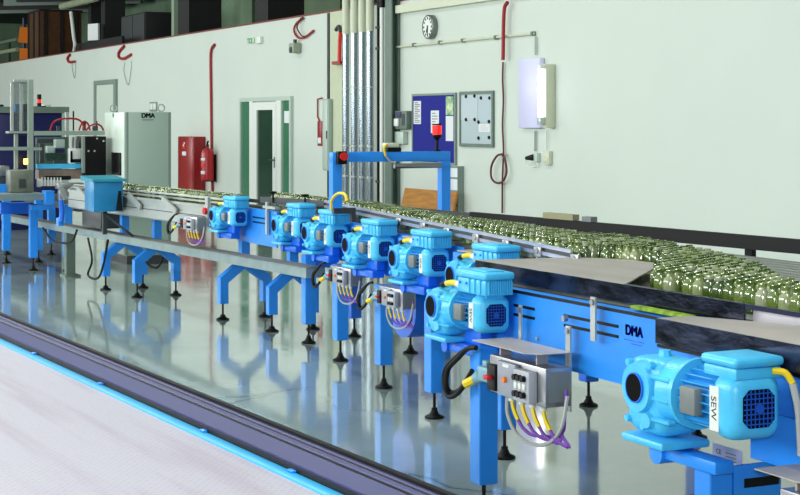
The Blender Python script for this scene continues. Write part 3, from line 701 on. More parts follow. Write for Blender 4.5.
# ================================================================= MOTORS
def make_motor(name, loc, label, S=1., kx=1., kind='inverter', rz=0.):
    t = thing(name, loc, label, 'gearmotor', 'blue gearmotors along the conveyor', rz)
    def X(v): return v*S*kx
    BR = .78 if kind == 'plain' else .97
    def s(*a): return tuple(v*S for v in a)
    m = MB()
    def bx(x0, x1, y0, y1, z0, z1, bev=0., seg=3, mb=None): (mb or m).box(X(x0), X(x1), y0*S, y1*S, z0*S, z1*S, bev*S, seg)
    # gear housing
    bx(-.085, .10, .012, .155, -.125, .078, .038)
    m.lathe([(.030,-.0),(.074,-.0),(.080,.012),(.080,.05)], (0,0,0), 'y', 28) if False else None
    m.cyl((0, -.004*S, 0), (0, .03*S, 0), .064*S, .072*S, 28)
    m.cyl((X(.085), .09*S, -.005*S), (X(.155), .09*S, 0), .088*S, .078*S, 28)
    m.cyl((X(.155), .09*S, 0), (X(.172), .09*S, 0), .092*S, .092*S, 32)
    for z in (-.075, -.02, .035): bx(.06, .15, .004, .03, z-.006, z+.006, .004, 1)
    bx(-.09, .12, .004, .158, -.152, -.13, .008, 2)
    m.cyl((X(.045), 0, -.082*S), (X(.045), .02*S, -.082*S), .020*S, .024*S, 14)
    for px, pz in ((-.055,.06),(.055,.064),(-.06,-.09),(.02,-.1)): m.cyl((X(px), .004*S, pz*S), (X(px), .02*S, pz*S), .010*S, seg=8)
    m.cyl((X(-.0), .09*S, .07*S), (X(-.0), .09*S, .094*S), .02*S, .016*S, 8)
    m.build('gear_housing', MOTOR, t)
    r = MB().lathe([(.047*S*BR, -.010*S), (.051*S*BR, -.010*S), (.051*S*BR, -.0045*S), (.047*S*BR, -.0045*S), (.047*S*BR, -.010*S)], (0,0,0), 'y', 28); r.build('bore_ring', DBLUE, t)
    MB().cyl((0, -.0085*S, 0), (0, -.0045*S, 0), .0465*S*BR, seg=28).build('bore_shade', BORE, t)  # flat disc painted as the darkness inside the bore
    # finned motor body
    m = MB(); m.cyl((X(.173), .09*S, 0), (X(.335), .09*S, 0), .060*S, seg=24)
    for k in range(22):
        a = 2*math.pi*k/22; d = Vector((0, math.cos(a), math.sin(a))); c = Vector((0, .09*S, 0))
        m.beam(c+d*(.068*S)+Vector((X(.176),0,0)), c+d*(.068*S)+Vector((X(.333),0,0)), .004*S, .018*S, d)
    m.build('motor_body', mat('motor_fins', (42,156,226), .4, noise=.1, nscale=20), t)
    MB().box(X(.215), X(.285), -.004*S, .022*S, -.034*S, .034*S, .003*S).build('nameplate', GREY, t)
    # fan cover
    m = MB(); m.box(X(.325), X(.43), .09*S-.078*S, .09*S+.078*S, -.08*S, .08*S, .036*S, 5)
    fc = m.build('fan_cover', MOTOR, t)
    m = MB(); xg = X(.43); hw, ct = .047*S, .018*S
    oc = [(-hw,-hw+ct),(-hw+ct,-hw),(hw-ct,-hw),(hw,-hw+ct),(hw,hw-ct),(hw-ct,hw),(-hw+ct,hw),(-hw,hw-ct)]
    m.prism([(xg+.0004, .09*S+y, z) for y, z in oc], (.002*S, 0, 0))
    m.build('fan_opening_shade', BORE, fc)  # flat plate painted as the shade behind the grille
    m = MB()
    for k in range(-3, 4):
        o_ = k*.0125*S; ln = hw-.001*S-(max(0, abs(o_)-(hw-ct)))
        m.box(xg+.0028*S, xg+.0046*S, .09*S+o_-.0015*S, .09*S+o_+.0015*S, -ln, ln)
        m.box(xg+.0026*S, xg+.0044*S, .09*S-ln, .09*S+ln, o_-.0015*S, o_+.0015*S)
    m.cyl((xg+.003*S, .09*S, 0), (xg+.006*S, .09*S, 0), .012*S, seg=12)
    m.build('fan_grille', mat('grille_blue', (20,78,180), .45), fc)
    st = MB().box(X(.332), X(.372), .0105*S, .0118*S, -.06*S, .05*S).build('white_sticker', WHITE, fc)
    text('SEW', .030*S, INK, 'lettering', st, (X(.35), .0100*S, -.004*S), (math.pi/2, math.pi/2, 0), world=False, ext=.0002)
    # torque arm below
    m = MB()
    if kind == 'plain': m.box(X(.0), X(.27), .07*S, .13*S, -.192*S, -.158*S, .006*S)
    else: m.box(X(.0), X(.27), .07*S, .155*S, -.20*S, -.153*S, .006*S); m.box(X(.12), X(.27), .10*S, .158*S, -.153*S, -.085*S, .006*S)
    m.cyl((X(.0), .06*S, -.178*S), (X(.0), .165*S, -.178*S), .030*S, seg=16)
    m.build('torque_arm', BLUE if kind == 'plain' else DBLUE, t)
    if kind == 'inverter':
        m = MB(); m.box(X(.19), X(.445), .03*S, .165*S, .083*S, .148*S, .006*S)
        for k in range(11):
            y = (.045+k*.0108)*S; m.box(X(.445), X(.453), y-.002*S, y+.002*S, .088*S, .148*S)
        for k in range(3): m.box(X(.30+k*.05), X(.308+k*.05), .024*S, .03*S, .088*S, .148*S)
        m.box(X(.33), X(.42), .05*S, .13*S, .064*S, .083*S)
        ib = m.build('inverter_box', MOTOR, t)
        m = MB(); m.box(X(.182), X(.458), .022*S, .168*S, .149*S, .183*S, .012*S, 3); m.box(X(.30), X(.42), .05*S, .14*S, .183*S, .188*S, .002*S)
        m.build('box_lid', MOTOR, ib)
        m = MB()
        for x in (.215, .275): m.cyl((X(x), .026*S, .125*S), (X(x), .0295*S, .125*S), .006*S, seg=8)
        m.build('screw', DBLUE, ib)
        m = MB(); m.cyl((X(.155), .05*S, .11*S), (X(.189), .05*S, .11*S), .016*S, seg=10).build('cable_gland', WHITE, t)
        m = MB(); m.tube([(X(.155), .05*S, .11*S), (X(.11), .045*S, .112*S), (X(.065), .04*S, .105*S)], .013*S, 8, 4).build('yellow_sleeve', YELLOW, t)
        m = MB(); m.tube([(X(.065), .04*S, .105*S), (X(.03), .035*S, .098*S), (X(-.02), .06*S, .09*S), (X(-.07), .10*S, .07*S), (X(-.1), .12*S, .0)], .010*S, 8, 4).build('supply_cable', BLACK, t)
    else:
        m = MB(); m.box(X(.275), X(.42), .03*S, .168*S, .070*S, .098*S, .005*S); 
        tb = m.build('terminal_box', MOTOR, t)
        MB().box(X(.268), X(.428), .022*S, .175*S, .099*S, .124*S, .012*S, 3).build('box_lid', MOTOR, tb)
        m = MB(); m.tube([(X(.421), .14*S, .088*S), (X(.445), .16*S, .085*S), (X(.46), .172*S, .06*S)], .0085*S, 8, 4).build('yellow_sleeve', YELLOW, t)
        m = MB(); m.tube([(X(.46), .172*S, .06*S), (X(.472), .18*S, .0), (X(.475), .185*S, -.08*S), (X(.476), .186*S, -.115*S)], .010*S, 8, 4).build('supply_cable', GCABLE, t)
    return t
MOT = [  # u, v, label
    (13.15, 4.44, 'blue gearmotor at the far left end of the row beside the red hose cabinet'),
    (12.04, 4.58, 'second blue gearmotor from the far left of the row'),
    (11.1, 4.46, 'third blue gearmotor from the far left of the row'),
    (9.91, 4.27, 'fourth blue gearmotor from the far left of the row'),
    (8.83, 4.11, 'fifth blue gearmotor from the far left, just left of the big front pair'),
    (7.70, 3.92, 'blue gearmotor mostly hidden, only its ribbed box top showing over another motor'),
]
m6 = make_motor('gearmotor', (-6.55, 3.24, .88), 'large blue gearmotor with ribbed box above the grey control box')
for i, (u, v, lb) in enumerate(MOT): 
    k_ = dup(m6, (-u, v, .892 if i else .915), lb, rz=math.radians(4.5) if i == 0 else 0.)
    if i == 0: k_.scale = (.93,.93,.93)
m7 = make_motor('gearmotor', (-4.64, 3.06, .81), 'nearest and largest blue gearmotor with plain box in the right foreground', S=1.27, kx=.93, kind='plain')

# ================================================================= COMBINER CONVEYOR
def leg(parent, x, y, ztop, m=None, s=.09, world=True, name='leg', zb=.15):
    l = MB().box(x-s/2, x+s/2, y-s/2, y+s/2, zb, ztop, .004, 1).build(name, m or BLUE, parent, world)
    f = MB().cyl((x, y, .03), (x, y, zb-.001), .009, seg=8).cyl((x, y, .045), (x, y, .06), .018, seg=6)
    f.lathe([(.056, 0.0), (.056, .010), (.03, .022), (.018, .045)], (x, y, .001), 'z', 16)
    f.build('levelling_foot', BLACK, l, world)
    return l
T = thing('bottle_conveyor', (-8.4, 4.6, 0), 'long blue stepped bottle conveyor table on square legs, carrying the row of motors', 'conveyor')
PAN = [(13.15,12.20,4.66), (12.45,11.35,4.79), (11.45,10.15,4.65), (10.25,9.08,4.46), (9.18,7.95,4.31), (8.05,6.66,4.11), (6.62,3.5,3.425)]
ZB, ZT = .70, .985
slots = {0:[(12.75,12.4)], 1:[(11.8,11.5)], 2:[(10.75,10.4)], 3:[(9.5,9.2)], 4:[(8.35,8.1)], 5:[], 6:[(6.13,5.96),(5.715,5.32),(5.05,4.8),(4.25,3.9)]}
for i, (ua, ub, v) in enumerate(PAN):
    p_ = MB().box(-ua, -ub, v, v+.012, ZB, ZT).box(-ua, -ub, v+.012, v+.05, ZT-.014, ZT).build('side_panel', BLUE, T, True)
    for a, b_ in slots[i]:
        for z in (.918, .879):
            sl = MB(); sl.box(-a, -b_, v-.002, v-.0005, z-.006, z+.006, .0); sl.cyl((-a, v-.002, z), (-a, v-.0005, z), .006, seg=10); sl.cyl((-b_, v-.002, z), (-b_, v-.0005, z), .006, seg=10)
            sl.build('slot_shade', BLACK, p_, True)  # thin black strip painted as the shade of a cut-through hole
    if i < len(PAN)-1:
        nv = PAN[i+1][2]
    if i: MB().box(-ua, -ua+.012, v+.013, max(PAN[i-1][2]-.002, v+.1), ZB, ZT).build('end_panel', DBLUE, T, True)
    if i == 6: P6 = p_
# logo on the nearest side panel
q0, q1 = V(624, 333, 3.424), V(644, 333, 3.424)
text('DMA', .054, LOGO, 'logo', P6, ((q0.x+q1.x)/2, 3.424, .911), ext=.0008, bold=.0028)
MB().box(q0.x, q0.x+.08, 3.4232, 3.4245, .8745, .8765).box(q0.x+.09, q1.x, 3.4232, 3.4245, .8745, .8765).box(q0.x+.05, q0.x+.12, 3.4232, 3.4245, .8625, .8645).build('logo_underline', LOGO, P6, True)
MB().cyl((-5.93, 3.424, .80), (-5.93, 3.416, .80), .008, seg=10).build('bolt', ALU, P6, True)
# lower panel under the nearest motor
MB().box(-4.43, -3.5, 3.37, 3.382, .585, .75).build('side_panel', BLUE, T, True)
q = R(713, 447, 742, 461, 3.368)
lp = MB().box(q[0], q[1], 3.366, 3.3695, q[2], q[3]).build('rating_label', LABELG, T, True)
text('CE', .024, INK, 'lettering', lp, (q[0]+.035, 3.3655, (q[2]+q[3])/2), ext=.0002)
g = MB()
for k in range(3): g.box(q[0]+.075, q[1]-.03, 3.3650, 3.3658, q[3]-.022-k*.012, q[3]-.018-k*.012)
g.build('print_lines', GREY, lp, True)
# decks between plates and rear
g = MB()
for i, (ua, ub, v) in enumerate(PAN):
    xb = -ub if i == len(PAN)-1 else -PAN[i+1][0]
    g.box(-ua, xb, v+.052, 5.24, .90, .965)
g.build('deck', DARKDECK, T, True)
RV = lambda u: 4.54+.164*(u-9.88)
for i, (ua, ub, v) in enumerate(PAN[1:6]):
    u0, u1 = ua-.05, ub+.30
    g = MB(); g.prism([(-u0, v+.0, .992), (-(u0-.42), v+.0, .992), (-(u0-.42), RV(u0-.42)-.02, .992), (-u0, RV(u0)-.02, .992)], (0,0,.006))
    g.build('dead_plate', SHEET, T, True); g = MB()
    g.prism([(-(u0-.62), v+.06, 1.0), (-(u0-.74), v+.06, 1.0), (-(u0-.74), RV(u0-.74)-.02, 1.0), (-(u0-.62), RV(u0-.62)-.02, 1.0)], (0,0,.007))
    if RV(u0-.74)-.02 > v+.12: g.build('cross_strip', SHEET, T, True)
# nose sheet with dark polished front face
nose = [(6.66,3.5),(6.62,3.74),(6.60,3.97),(6.5,4.09),(6.34,4.16),(6.19,4.17),(6.05,4.10),(5.88,3.95),(5.70,3.78),(5.50,3.60),(5.40,3.5)]
MB().prism([(-u, v, 1.062) for u, v in nose], (0,0,.006)).build('nose_sheet', SHEET, T, True)
g = MB().box(-6.62, -4.63, 3.494, 3.502, .998, 1.070); g.box(-6.62, -4.63, 3.502, 3.53, .998, 1.002)
g.build('guide_plate', MIRROR, T, True)
MB().box(-4.625, -3.4, 3.494, 3.503, 1.055, 1.071).box(-5.4, -4.63, 3.503, 3.515, 1.062, 1.071).build('guide_strip', mat('dark_blue_strip', (28,32,72), .3, .3), T, True)
MB().box(-4.625, -3.4, 3.53, 3.536, 1.008, 1.05).build('transfer_plate', mat('plate_reflection', (214,212,220), .3, .3), T, True)  # pale colour paints a white reflection onto the plate
g = MB(); ss = [(4.87,3.44,1.000),(4.63,3.488,1.008),(4.40,3.489,1.020),(4.15,3.49,1.036),(3.9,3.49,1.048),(3.4,3.49,1.054)]
vt = [[g.bm.verts.new((-u, 3.3, 1.0+dz)) for u, v, z in ss] for dz in (0, .006)]+[[g.bm.verts.new((-u, (3.3+v)/2, z*.55+1.0*.45+dz+(z-1)*.15)) for u, v, z in ss] for dz in (0, .006)]+[[g.bm.verts.new((-u, v, z+dz)) for u, v, z in ss] for dz in (0, .006)]
for k in range(5):
    for A_, B_ in ((1,3),(3,5),(0,2),(2,4),(0,1),(4,5)): g.bm.faces.new((vt[A_][k], vt[A_][k+1], vt[B_][k+1], vt[B_][k]))
for k in (0, 5):
    for A_ in (0, 2): g.bm.faces.new((vt[A_][k], vt[A_+1][k], vt[A_+3][k], vt[A_+2][k]))
g.build('front_sheet', SHEET, T, True)
MB().box(-4.87, -3.4, 3.291, 3.299, .918, 1.006).build('front_guide_plate', MIRROR, T, True)
MB().box(-4.87, -3.4, 3.315, 3.395, .90, .91).build('tray', BLACK, T, True)
MB().beam((-5.25, 3.455, 1.000), (-4.88, 3.45, 1.000), .04, .012).build('green_strip', mat('yellow_green', (150,190,20), .6, noise=.6, nscale=30), T, True)
MB().box(-6.6, -4.88, 3.42, 3.49, .972, .984).build('gap_shade', BLACK, T, True)  # black strip standing for the shade in the gap below the guide plate
# vertical straps
for px, ya, yb, w in ((594, 297, 341, .035), (569, 326, 411, .035), (521, 305, 342, .02)):
    A, B_ = V(px, ya, 3.39), V(px, yb, 3.39)
    s_ = MB().box(A.x-w/2, A.x+w/2, 3.384, 3.392, B_.z, A.z).build('strap', ALU, T, True)
    MB().cyl((A.x, 3.376, A.z-.02), (A.x, 3.3835, A.z-.02), .012, seg=8).build('bolt', STEEL, s_, True)
A = V(565, 318.5, 3.39); MB().cyl((A.x, 3.38, A.z), (A.x, 3.398, A.z), .013, seg=8).build('bolt', STEEL, T, True)
# sideways strap of the left plate and knobs on the bottle line
A = V(266, 202, 4.63); MB().box(A.x-.02, A.x+.02, 4.63, 4.65, .80, A.z).box(A.x-.05, A.x+.22, 4.62, 4.66, A.z-.05, A.z-.03).build('strap', ALU, T, True)
# chain lanes under the bottles
g = MB()
for k in range(20):
    y = 3.56+k*.0835; g.box(-6.6 if y < 4.1 else -7.2, -3.3, y, y+.068, .966, 1.012, .006, 1)
g.build('chain_lanes', mat('chain_grey', (128,132,124), .5, .2, noise=.2, nscale=20), T, True)
g = MB()
for k in range(4):
    a, b_ = 7.25, 12.9
    o0 = .07+k*.095
    g.beam((-a, RV(a)+o0, .985), (-11.2, min(RV(11.2)+o0, 5.2), .985), .08, .04)
g.build('chain_lanes', mat('chain_dark', (84,86,74), .5, .2, noise=.3, nscale=20), T, True)
g = MB().box(-12.95, -11.2, 4.835, 5.02, .966, 1.0); g.build('chain_lanes', MATS['chain_dark'], T, True)
# silver guide rail
def P3(u, o, z): return Vector((-u, RV(u)+o, z))
g = MB().beam(P3(11.6,0,1.092), P3(6.62,0,1.092), .012, .016); g.beam(P3(11.6,0,1.055), P3(6.62,0,1.055), .012, .018);
gr = g.build('guide_rail', mat('rail_silver', (196,200,220), .3, .6), T, True)
MB().beam(P3(11.6,.006,1.072), P3(6.62,.006,1.072), .004, .05).build('rail_backing', DGREY, gr, True)
for px in (398, 422, 446, 475, 505, 537, 574):
    u = 6.5
    for it in range(40):
        e = pix(P3(u, -.02, 1.07))[0]-px; u += e*.01
    p = P3(u, -.009, 1.07)
    MB().box(p.x-.035, p.x+.035, p.y-.012, p.y+.008, 1.035, 1.085, .004).cyl((p.x, p.y-.016, 1.066), (p.x, p.y-.0125, 1.066), .016, seg=10).box(p.x-.012, p.x+.012, p.y-.01, p.y+.0, .99, 1.034).build('rail_bracket', STEEL, gr, True)
g = MB().beam((-12.95,4.80,1.05), (-11.6,RV(11.6),1.07), .012, .05); g.build('guide_rail', DGREY, T, True)
g = MB().beam((-12.95,5.04,1.06), (-9.8,5.21,1.06), .012, .04); g.build('rear_guide_rail', DGREY, T, True)
for px, py in ((273, 193), (305, 196)):
    p = V(px, py, 4.79); MB().lathe([(.008,-.08),(.008,-.01),(.03,.0),(.034,.012),(.0,.016)], p, 'z', 12).build('black_knob', BLACK, T, True)
# black rear rail
ra, rb = Vector((-9.72, 5.10, 1.062)), Vector((-3.5, 5.78, 1.062))
rr = MB().beam(ra, rb, .03, .075).build('rear_rail', BLACK, T, True)
def along(px):
    lo, hi = 0., 1.
    for _ in range(50):
        mdl = (lo+hi)/2
        if pix(ra+(rb-ra)*mdl)[0] < px: lo = mdl
        else: hi = mdl
    return ra+(rb-ra)*lo
for px in (614, 745): 
    p = along(px); MB().box(p.x-.03, p.x+.03, p.y+.02, p.y+.05, .90, 1.06).build('rail_post', BLACK, rr, True)
p0, p1 = along(546), along(576)
MB().beam(p0+Vector((0,0,.056)), p1+Vector((0,0,.056)), .05, .035).build('rail_block', mat('olive_block', (150,146,112), .6), rr, True)
p0, p1 = along(585), along(594)
MB().beam(p0+Vector((0,0,.053)), p1+Vector((0,0,.053)), .05, .03).build('rail_block', GREY, rr, True)
MB().box(-12.9, -3.5, 5.245, 5.257, .72, .95).build('rear_panel', DBLUE, T, True)
# legs
for u, v, zt in ((11.70,4.73,.68),(10.74,4.585,.69),(9.53,4.37,.66),(8.44,4.19,.67),(7.28,4.01,.67),(6.22,3.325,.74)):
    leg(T, -u, v, zt)
    MB().box(-u-.04, -u+.04, v+.046, v+.22, zt-.10, zt-.01).build('leg_bracket', DBLUE, T, True)
for u in (11.9, 10.87, 9.6, 8.40, 7.3, 6.2, 5.0, 4.0): leg(T, -u, 5.20, .895, DBLUE)
leg(T, -4.43, 3.22, .56)
MB().box(-4.40, -4.385, 3.27, 3.46, .12, .575).build('cross_plate', BLUE, T, True)
MB().box(-4.3845, -4.383, 3.31, 3.45, .50, .53).build('slot_shade', BLACK, T, True)  # black strip painted as the dark of the cut-out
MB().cyl((-9.63, 4.55, .50), (-9.63, 4.95, .50), .20, seg=24).box(-9.73, -9.53, 4.6, 4.9, .65, .90).build('drive_cover', DBLUE, T, True)

# ---- Y-shaped legs
def y_leg(parent, x, y, ztop, spread=.2, rz=0., world=True):
    g = MB(); s = .075
    c, sn = math.cos(rz), math.sin(rz)
    def W(dy, z, dx=0): return Vector((x-sn*dy, y+c*dy, z))
    g.beam(W(0,.47), W(0,ztop), s, s, Vector((1,0,0)))
    for sg in (-1, 1):
        a, b_, e = W(sg*.02,.50), W(sg*spread,.335), W(sg*spread,.14)
        xx = Vector((c, sn, 0))*(s/2)
        pts = [W(sg*.0,.54), W(sg*(spread+s/2),.365), W(sg*(spread+s/2),.14), W(sg*(spread-s/2),.14), W(sg*(spread-s/2),.32), W(0,.44)]
        g.prism([p-xx for p in pts], xx*2)
    l = g.build('y_leg', BLUE, parent, world)
    for sg in (-1, 1):
        p = W(sg*spread, 0)
        f = MB().cyl((p.x, p.y, .03), (p.x, p.y, .139), .009, seg=8).lathe([(.056,0),(.056,.010),(.03,.022),(.018,.045)], (p.x, p.y, .001), 'z', 16)
        f.build('levelling_foot', BLACK, l, world)
y_leg(T, -12.47, 4.90, .695, .18)

# ================================================================= LEFT INFEED CONVEYOR
RZ = math.atan(.08)
LO = Vector((-13.2, 4.60, 0))
L = thing('infeed_conveyor', LO, 'narrow grey infeed conveyor on blue forked legs at the left', 'conveyor', None, RZ)
g = MB().box(-4.2, -.02, -.006, .02, .795, .90).box(-4.2, -.02, .004, .018, .9, .955).box(-4.2, -.02, -.012, .03, .956, .975); g.build('side_rail', ALU, L)
MB().box(-4.2, -.02, -.009, -.0065, .872, .880).build('dark_groove', DGREY, L)
MB().box(-4.2, -.02, .40, .42, .83, .975).build('rear_side_rail', ALU, L)
MB().box(-4.2, -.02, .032, .398, .90, .966).build('chain_bed', DARKDECK, L)
MB().beam((-4.2,.06,1.0), (-.02,.06,1.0), .012, .016).beam((-4.2,.06,1.03), (-.02,.06,1.03), .012, .012).build('guide_rail', ALU, L)
MB().beam((-4.2,.30,1.02), (-.02,.30,1.02), .012, .03).build('rear_guide_rail', DGREY, L)
for x in (-1.2, -2.1, -3.6): MB().beam((x-.22, -.03, 1.0), (x+.12, -.03, .885), .02, .05).cyl((x-.2, -.03, 1.0), (x-.2, .05, 1.0), .012).build('rail_arm', ALU, L)
for x in (-.35,): MB().box(x-.03, x+.03, -.05, -.02, .80, 1.05).build('sensor_bracket', ALU, L); 
MB().cyl((-.35, -.075, .93), (-.35, -.051, .93), .03, seg=12).build('red_button', REDB, L)
MB().box(-4.2, -.02, .02, .4, .78, .829).build('frame_tray', GALV, L)
for xl, yl in ((-.2,.24), (-2.26,.24), (-3.1,.22)):
    y_leg(L, xl, yl, .779, .2, 0., False)
MB().box(-3.95, -3.35, .06, .36, .60, .779, .01).build('drive_unit', DGREY, L)
# teal tunnel guard
tg = thing('guard_box', (-15.75, 4.2, .83), 'blue steel guard box with teal lid beside the infeed conveyor', 'guard box')
MB().box(-15.95, -15.6, 4.07, 4.36, .83, 1.12, .006).build('box_body', TEAL, tg, True)
MB().prism([(-16.05,4.055,1.121),(-15.58,4.055,1.121),(-15.58,4.055,1.145),(-16.05,4.055,1.17)], (0,.335,0)).build('lid', TEALTOP, tg, True)
A = PX(119, 205, 15.595)
MB().prism([(-15.597, A.y-.03, .84), (-15.597, A.y+.035, .84), (-15.597, A.y+.02, 1.03), (-15.597, A.y-.005, 1.03)], (.004,0,0)).build('dark_slit', INK, tg, True)
MB().box(-15.78, -15.74, 4.2, 4.24, .60, .829).build('mounting', DGREY, tg, True)

# cable channel beam
ca, cb = Vector((-21.0, 4.36, .485)), Vector((-11.02, 4.51, .605))
t = thing('cable_channel', (-17.9, 4.4, 0), 'long grey steel cable channel running low before the forked legs', 'cable channel')
MB().beam(ca, cb, .15, .07).build('channel', GALV, t, True)
dv = (cb-ca)
MB().beam(ca+Vector((0,-.0,.039)), cb+Vector((0,0,.039)), .13, .006).build('channel_lid', mat('channel_lid', (112,112,108), .6, .2, noise=.3, nscale=4), t, True)
MB().box(-17.98, -17.88, 4.36, 4.46, .02, .487).box(-18.05, -17.8, 4.33, 4.5, .001, .02).build('post', GREENST, t, True)
MB().box(-14.05, -13.95, 4.40, 4.46, .02, .535).box(-14.08, -13.9, 4.36, 4.5, .001, .02).build('post', DBLUE, t, True) if False else None
# loose cables under the infeed
def cable(pts, label, r=.012, m=RUBBER, name='loose_cable', group='loose cables at the infeed'):
    P = [V(px, py, v) for px, py, v in pts]
    low = min(P, key=lambda p: p.z)
    o = MB().tube(P, r, 6, 6).build(name, m, None, origin=low); return tag(o, label, 'cable', group)
cable([(43,228,4.25),(52,240,4.24),(62,243,4.24),(72,241,4.24),(77,230,4.25)], 'black cable sagging below the grey channel near its post')
cable([(88,238,4.25),(92,260,4.25),(88,275,4.25),(98,278,4.25),(104,262,4.25),(108,240,4.25)], 'black cable loop hanging beside the grey channel post')
cable([(105,213,4.2),(115,222,4.2),(125,230,4.2),(133,236,4.25)], 'black cable crossing from the guard box down to the grey channel')
cable([(142,256,4.6),(150,266,4.6),(158,267,4.6),(163,258,4.6)], 'small black cable loop between two forked legs')

# ================================================================= CONTROL BOXES
def control_box(loc, label, cover=False, flip=0):
    t = thing('control_box', loc, label, 'control box', 'control boxes under the motors')
    MB().box(0, .46, .03, .15, 0, .155, .006).build('enclosure', STEEL, t)
    iso = MB().box(.03, .10, .0, .029, .015, .12, .004).build('isolator', BLACK, t)
    MB().box(.045, .085, -.028, -.0005, .06, .078, .004).build('red_handle', REDB, iso)
    md = MB().box(.11, .26, .005, .029, .005, .145, .005).build('module', mat('module_grey', (150,154,168), .4), t)
    MB().cyl((.185, .0045, .075), (.185, -.008, .075), .012, seg=12).build('orange_button', ORANGE, md)
    MB().box(.16, .21, .003, .0045, .125, .138).build('white_tag', PAPER, md)
    kb = MB().box(.275, .40, -.012, .029, .008, .135, .005).build('switch_block', mat('module_pale', (176,178,188), .4), t)
    for i in range(3):
        for z in (.04, .105): MB().cyl((.305+i*.032, -.0125, z), (.305+i*.032, -.03, z), .0125, seg=10).build('black_knob', BLACK, kb)
        MB().box(.293+i*.032, .315+i*.032, -.02, -.0125, .06, .085, .003).build('white_socket', WHITE, kb)
    MB().box(.4605, .464, .045, .135, .02, .14).build('side_panel', GREY, t)
    # plug on the left
    MB().box(-.10, -.0, .02, .08, .03, .095, .012).cyl((-.10, .05, .05), (-.15, .045, .03), .03, .024, 12).box(-.07, -.03, .03, .08, .095, .12, .006).build('plug', mat('plug_grey', (122,168,186), .4), t)
    MB().tube([(-.15, .045, .03), (-.20, .02, .0)], .02, 8, 1).build('yellow_sleeve', YELLOW, t)
    g = MB()
    for dx, dz in ((0,0),(.022,.06)):
        g.tube([(-.20+dx, .02+dx, .0+dz), (-.28, .02+dx, -.055+dz*.4), (-.36-dx*.5, .02+dx, -.075+dz*.2), (-.40+dx, .02, -.03), (-.385+dx, .02, .04), (-.30+dx, .025, .10), (-.20, .03, .15), (-.12, .03, .165)], .011, 8, 6)
    g.build('black_cable_loop', RUBBER, t)
    g = MB(); gl = MB(); pu = MB()
    for i in range(4):
        x = .12+i*.085
        MB().cyl((x, .07, -.025), (x, .07, -.0005), .015, seg=10).build('cable_gland', WHITE, t)
        g.tube([(x, .07, -.025), (x+.02, .068, -.06), (x+.06, .066, -.095)], .009, 6, 4)
        pu.tube([(x+.06, .066, -.095), (x+.11, .066, -.125), (x+.2, .07, -.135), (.46+.02, .09, -.10), (.49, .1, -.03), (.485, .11, .07)], .007, 6, 4)
    g.build('yellow_cable', YELLOW, t); pu.build('purple_cable', PURPLE, t)
    g = MB().tube([(.10, .06, 0), (.11, .055, -.08), (.2, .05, -.15), (.33, .05, -.165), (.44, .06, -.14), (.50, .08, -.07), (.51, .1, .05)], .008, 6, 5); g.build('grey_cable', GCABLE, t)
    if cover:
        MB().prism([(-.06, -.02, .205), (.37, -.02, .205), (.44, .03, .205), (.44, .165, .205), (-.06, .165, .205)], (0,0,.004)).box(.35, .36, .05, .1, .156, .205).box(.05, .06, .05, .1, .156, .205).build('cover_sheet', SHEET, t)
    return t
cbx = control_box((-6.02, 3.215, .58), 'large grey control box with red handle under its own metal cover sheet', True)
c2_ = control_box((-9.31, 4.21, .565), 'small grey control box with yellow cables below the fifth gearmotor'); c2_.scale = (.76,.76,.76)
dup(c2_, (-10.40, 4.34, .60), 'small grey control box with a black cable loop below the fourth gearmotor')
k_ = dup(c2_, (-13.72, 4.33, .77), 'small grey control box at the left end before the red reflection', rz=math.radians(4.5)); k_.scale = (.76,.76,.76)
k_ = dup(cbx, (-4.10, 3.20, .41), 'control box under a metal sheet cut off at the bottom right corner')
for ch in list(k_.children):
    if ch.name.startswith(('black_cable', 'yellow_sleeve', 'plug')): bpy.data.objects.remove(ch)

# ================================================================= BLUE PORTAL
u = 10.54
t = thing('portal_frame', (-u, 4.9, 0), 'blue square tube portal frame standing over the bottle line', 'portal')
yl, yr, zt, w = 4.463, 5.30, 1.49, .07
MB().box(-u-w/2, -u+w/2, 5.275, 5.275+w, .002, zt-w-.001).build('post', BLUE, t, True)
MB().box(-u-w/2, -u+w/2, yl-w/2, yl+w/2, 1.10, zt-w-.001).build('post', BLUE, t, True)
MB().box(-u-.02, -u+.02, yl-.02, yl+.145, 1.06, 1.099).box(-u-.02, -u+.02, yl+.115, yl+.145, 1.0, 1.06).build('post_bracket', DGREY, t, True)
MB().box(-u-w/2, -u+w/2, yl-w/2, 5.275+w, zt-w, zt, .003).build('beam', BLUE, t, True)
A = PX(341, 163, u-.05)
MB().cyl((-u+.075, PX(441,200,u).y, .0), (-u+.075, PX(441,200,u).y, .0001), .01) if False else None
MB().cyl((-u+.07, A.y+.4, zt-w-.03), (-u+.07, 5.25, zt-w-.03), .018).build('air_cylinder', STEEL, t, True)
p = PX(341, 157, u-.05)
es = thing('emergency_stop', (p.x, p.y, p.z-.05), 'red and black emergency stop button on the left end of the blue portal', 'button')
MB().box(p.x-.012, p.x+.03, p.y-.035, p.y+.035, p.z-.05, p.z+.04, .004).build('box', BLACK, es, True)
MB().cyl((p.x+.031, p.y, p.z+.005), (p.x+.06, p.y, p.z+.005), .024, .03, 14).build('red_button', REDB, es, True)
